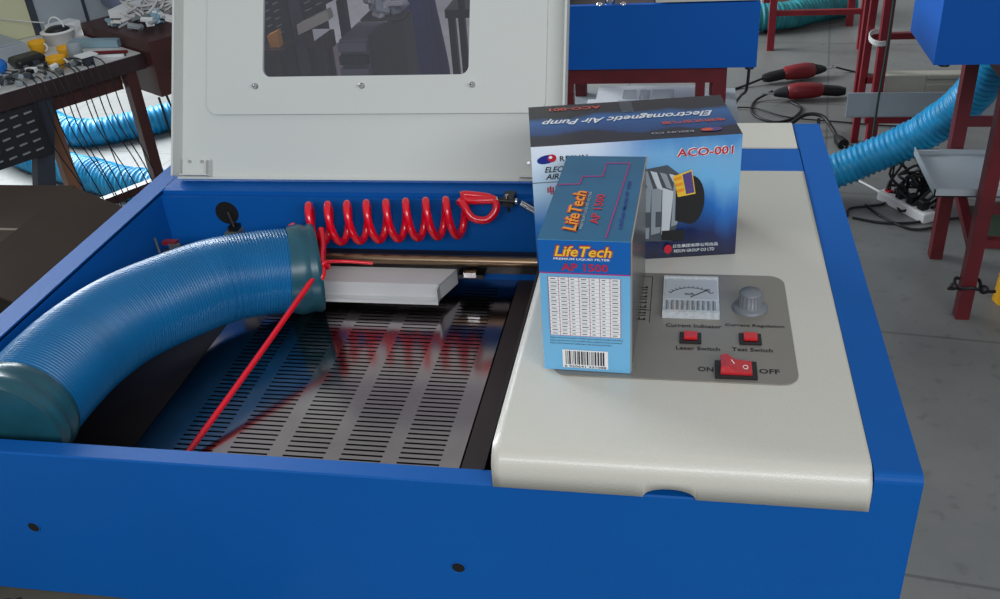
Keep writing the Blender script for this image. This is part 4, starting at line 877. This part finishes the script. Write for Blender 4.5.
# person standing side-on beyond the lid, seen through the window
def person():
    E_ = empty('person', (-1.150, 3.05, F), 'person in dark blue work clothes standing at the bench, legs seen through the lid window', 'person')
    def skin_mesh(nm, pts, edges, rad, m, root, parent, sub=2):
        me = bpy.data.meshes.new(nm); me.from_pydata([tuple(Vector(p)) for p in pts], edges, []); o = bpy.data.objects.new(nm, me); COL.objects.link(o); o.parent = parent
        md = o.modifiers.new('k', 'SKIN'); sv = me.skin_vertices[0].data if me.skin_vertices else None
        if sv is None:
            bm = bmesh.new(); bm.from_mesh(me); bm.verts.layers.skin.verify(); bm.to_mesh(me); bm.free(); sv = me.skin_vertices[0].data
        for i, r_ in enumerate(rad): sv[i].radius = (r_ if isinstance(r_, tuple) else (r_, r_)); sv[i].use_root = (i == root)
        u = o.modifiers.new('u', 'SUBSURF'); u.levels = sub; u.render_levels = sub
        md.use_smooth_shade = True
        me.materials.append(m); return o
    # faces -x; local coords, z from the floor
    pts = [(0, 0, .94), (0, -.085, .90), (-.015, -.09, .50), (.02, -.09, .10), (-.10, -.09, .045), (0, .085, .90), (-.04, .09, .50), (.02, .10, .10), (-.10, .10, .045),
           (-.005, 0, 1.12), (-.02, 0, 1.36), (-.02, -.17, 1.40), (-.03, -.21, 1.12), (-.22, -.20, 1.02), (-.02, .17, 1.40), (-.03, .21, 1.12), (-.22, .20, 1.02), (-.03, 0, 1.47), (-.05, 0, 1.56), (-.05, 0, 1.66)]
    ed = [(0,1),(1,2),(2,3),(3,4),(0,5),(5,6),(6,7),(7,8),(0,9),(9,10),(10,11),(11,12),(12,13),(10,14),(14,15),(15,16),(10,17),(17,18),(18,19)]
    rad = [(.12,.11), .085, .062, .048, .038, .085, .062, .048, .038, (.12,.11), (.13,.11), .06, .045, .035, .06, .045, .035, .05, (.085,.075), (.075,.07)]
    body_ = skin_mesh('body', pts, ed, rad, jeans, 0, E_)
    return E_
person()
# hands and face for the standing figure, modelled on its body
pe = [o for o in _keep if o.name.startswith('person')][0]
b = MB(); b.use(skin)
for s_ in (-1, 1):
    c = Vector((-.25, .20 * s_, 1.01)); b.tube([c + Vector((.04, 0, .008)), c, c + Vector((-.04, 0, -.006)), c + Vector((-.075, 0, -.012))], [.022, .030, .034, .030], 12)
    for k in range(4):
        L_ = (.062, .075, .072, .055)[k]; o_ = c + Vector((-.075, -.027 + .018 * k, -.012)); b.tube([o_, o_ + Vector((-L_ * .5, 0, -.008)), o_ + Vector((-L_ * .9, 0, -.03)), o_ + Vector((-L_, 0, -.045))], [.0095, .009, .008, .006], 8)
    b.tube([c + Vector((-.02, -.028 * s_, 0)), c + Vector((-.05, -.05 * s_, -.01)), c + Vector((-.075, -.052 * s_, -.025))], [.012, .011, .008], 8)
hm = b.build('hands', pe, loc=(0, 0, 0))
b = MB().use(skin); c = Vector((-.06, 0, 1.615)); b.tube([c + Vector((0, 0, -.12)), c + Vector((-.01, 0, -.09)), c + Vector((-.012, 0, -.05)), c, c + Vector((0, 0, .05)), c + Vector((.01, 0, .09)), c + Vector((.015, 0, .105))], [.040, .055, .075, .086, .084, .06, .02], 20)
b.tube([c + Vector((-.085, 0, .02)), c + Vector((-.108, 0, -.02)), c + Vector((-.085, 0, -.03))], [.008, .014, .010], 10)
for s_ in (-1, 1): b.use(skin).ball(c + Vector((.01, .086 * s_, 0)), .018); b.use(black).ball(c + Vector((-.078, .030 * s_, .018)), .008)
b.use(redo).tube([c + Vector((-.082, -.022, -.055)), c + Vector((-.086, 0, -.055)), c + Vector((-.082, .022, -.055))], .005, 8); b.build('head', pe, loc=(0, 0, 0))
b = MB().use(hair); b.tube([c + Vector((.035, 0, -.05)), c + Vector((.028, 0, 0)), c + Vector((.02, 0, .05)), c + Vector((.012, 0, .095)), c + Vector((.01, 0, .115))], [.06, .078, .086, .066, .02], 20); b.build('hair', pe, loc=(0, 0, 0))

for o in _keep:
    if '_o' in o: del o['_o']
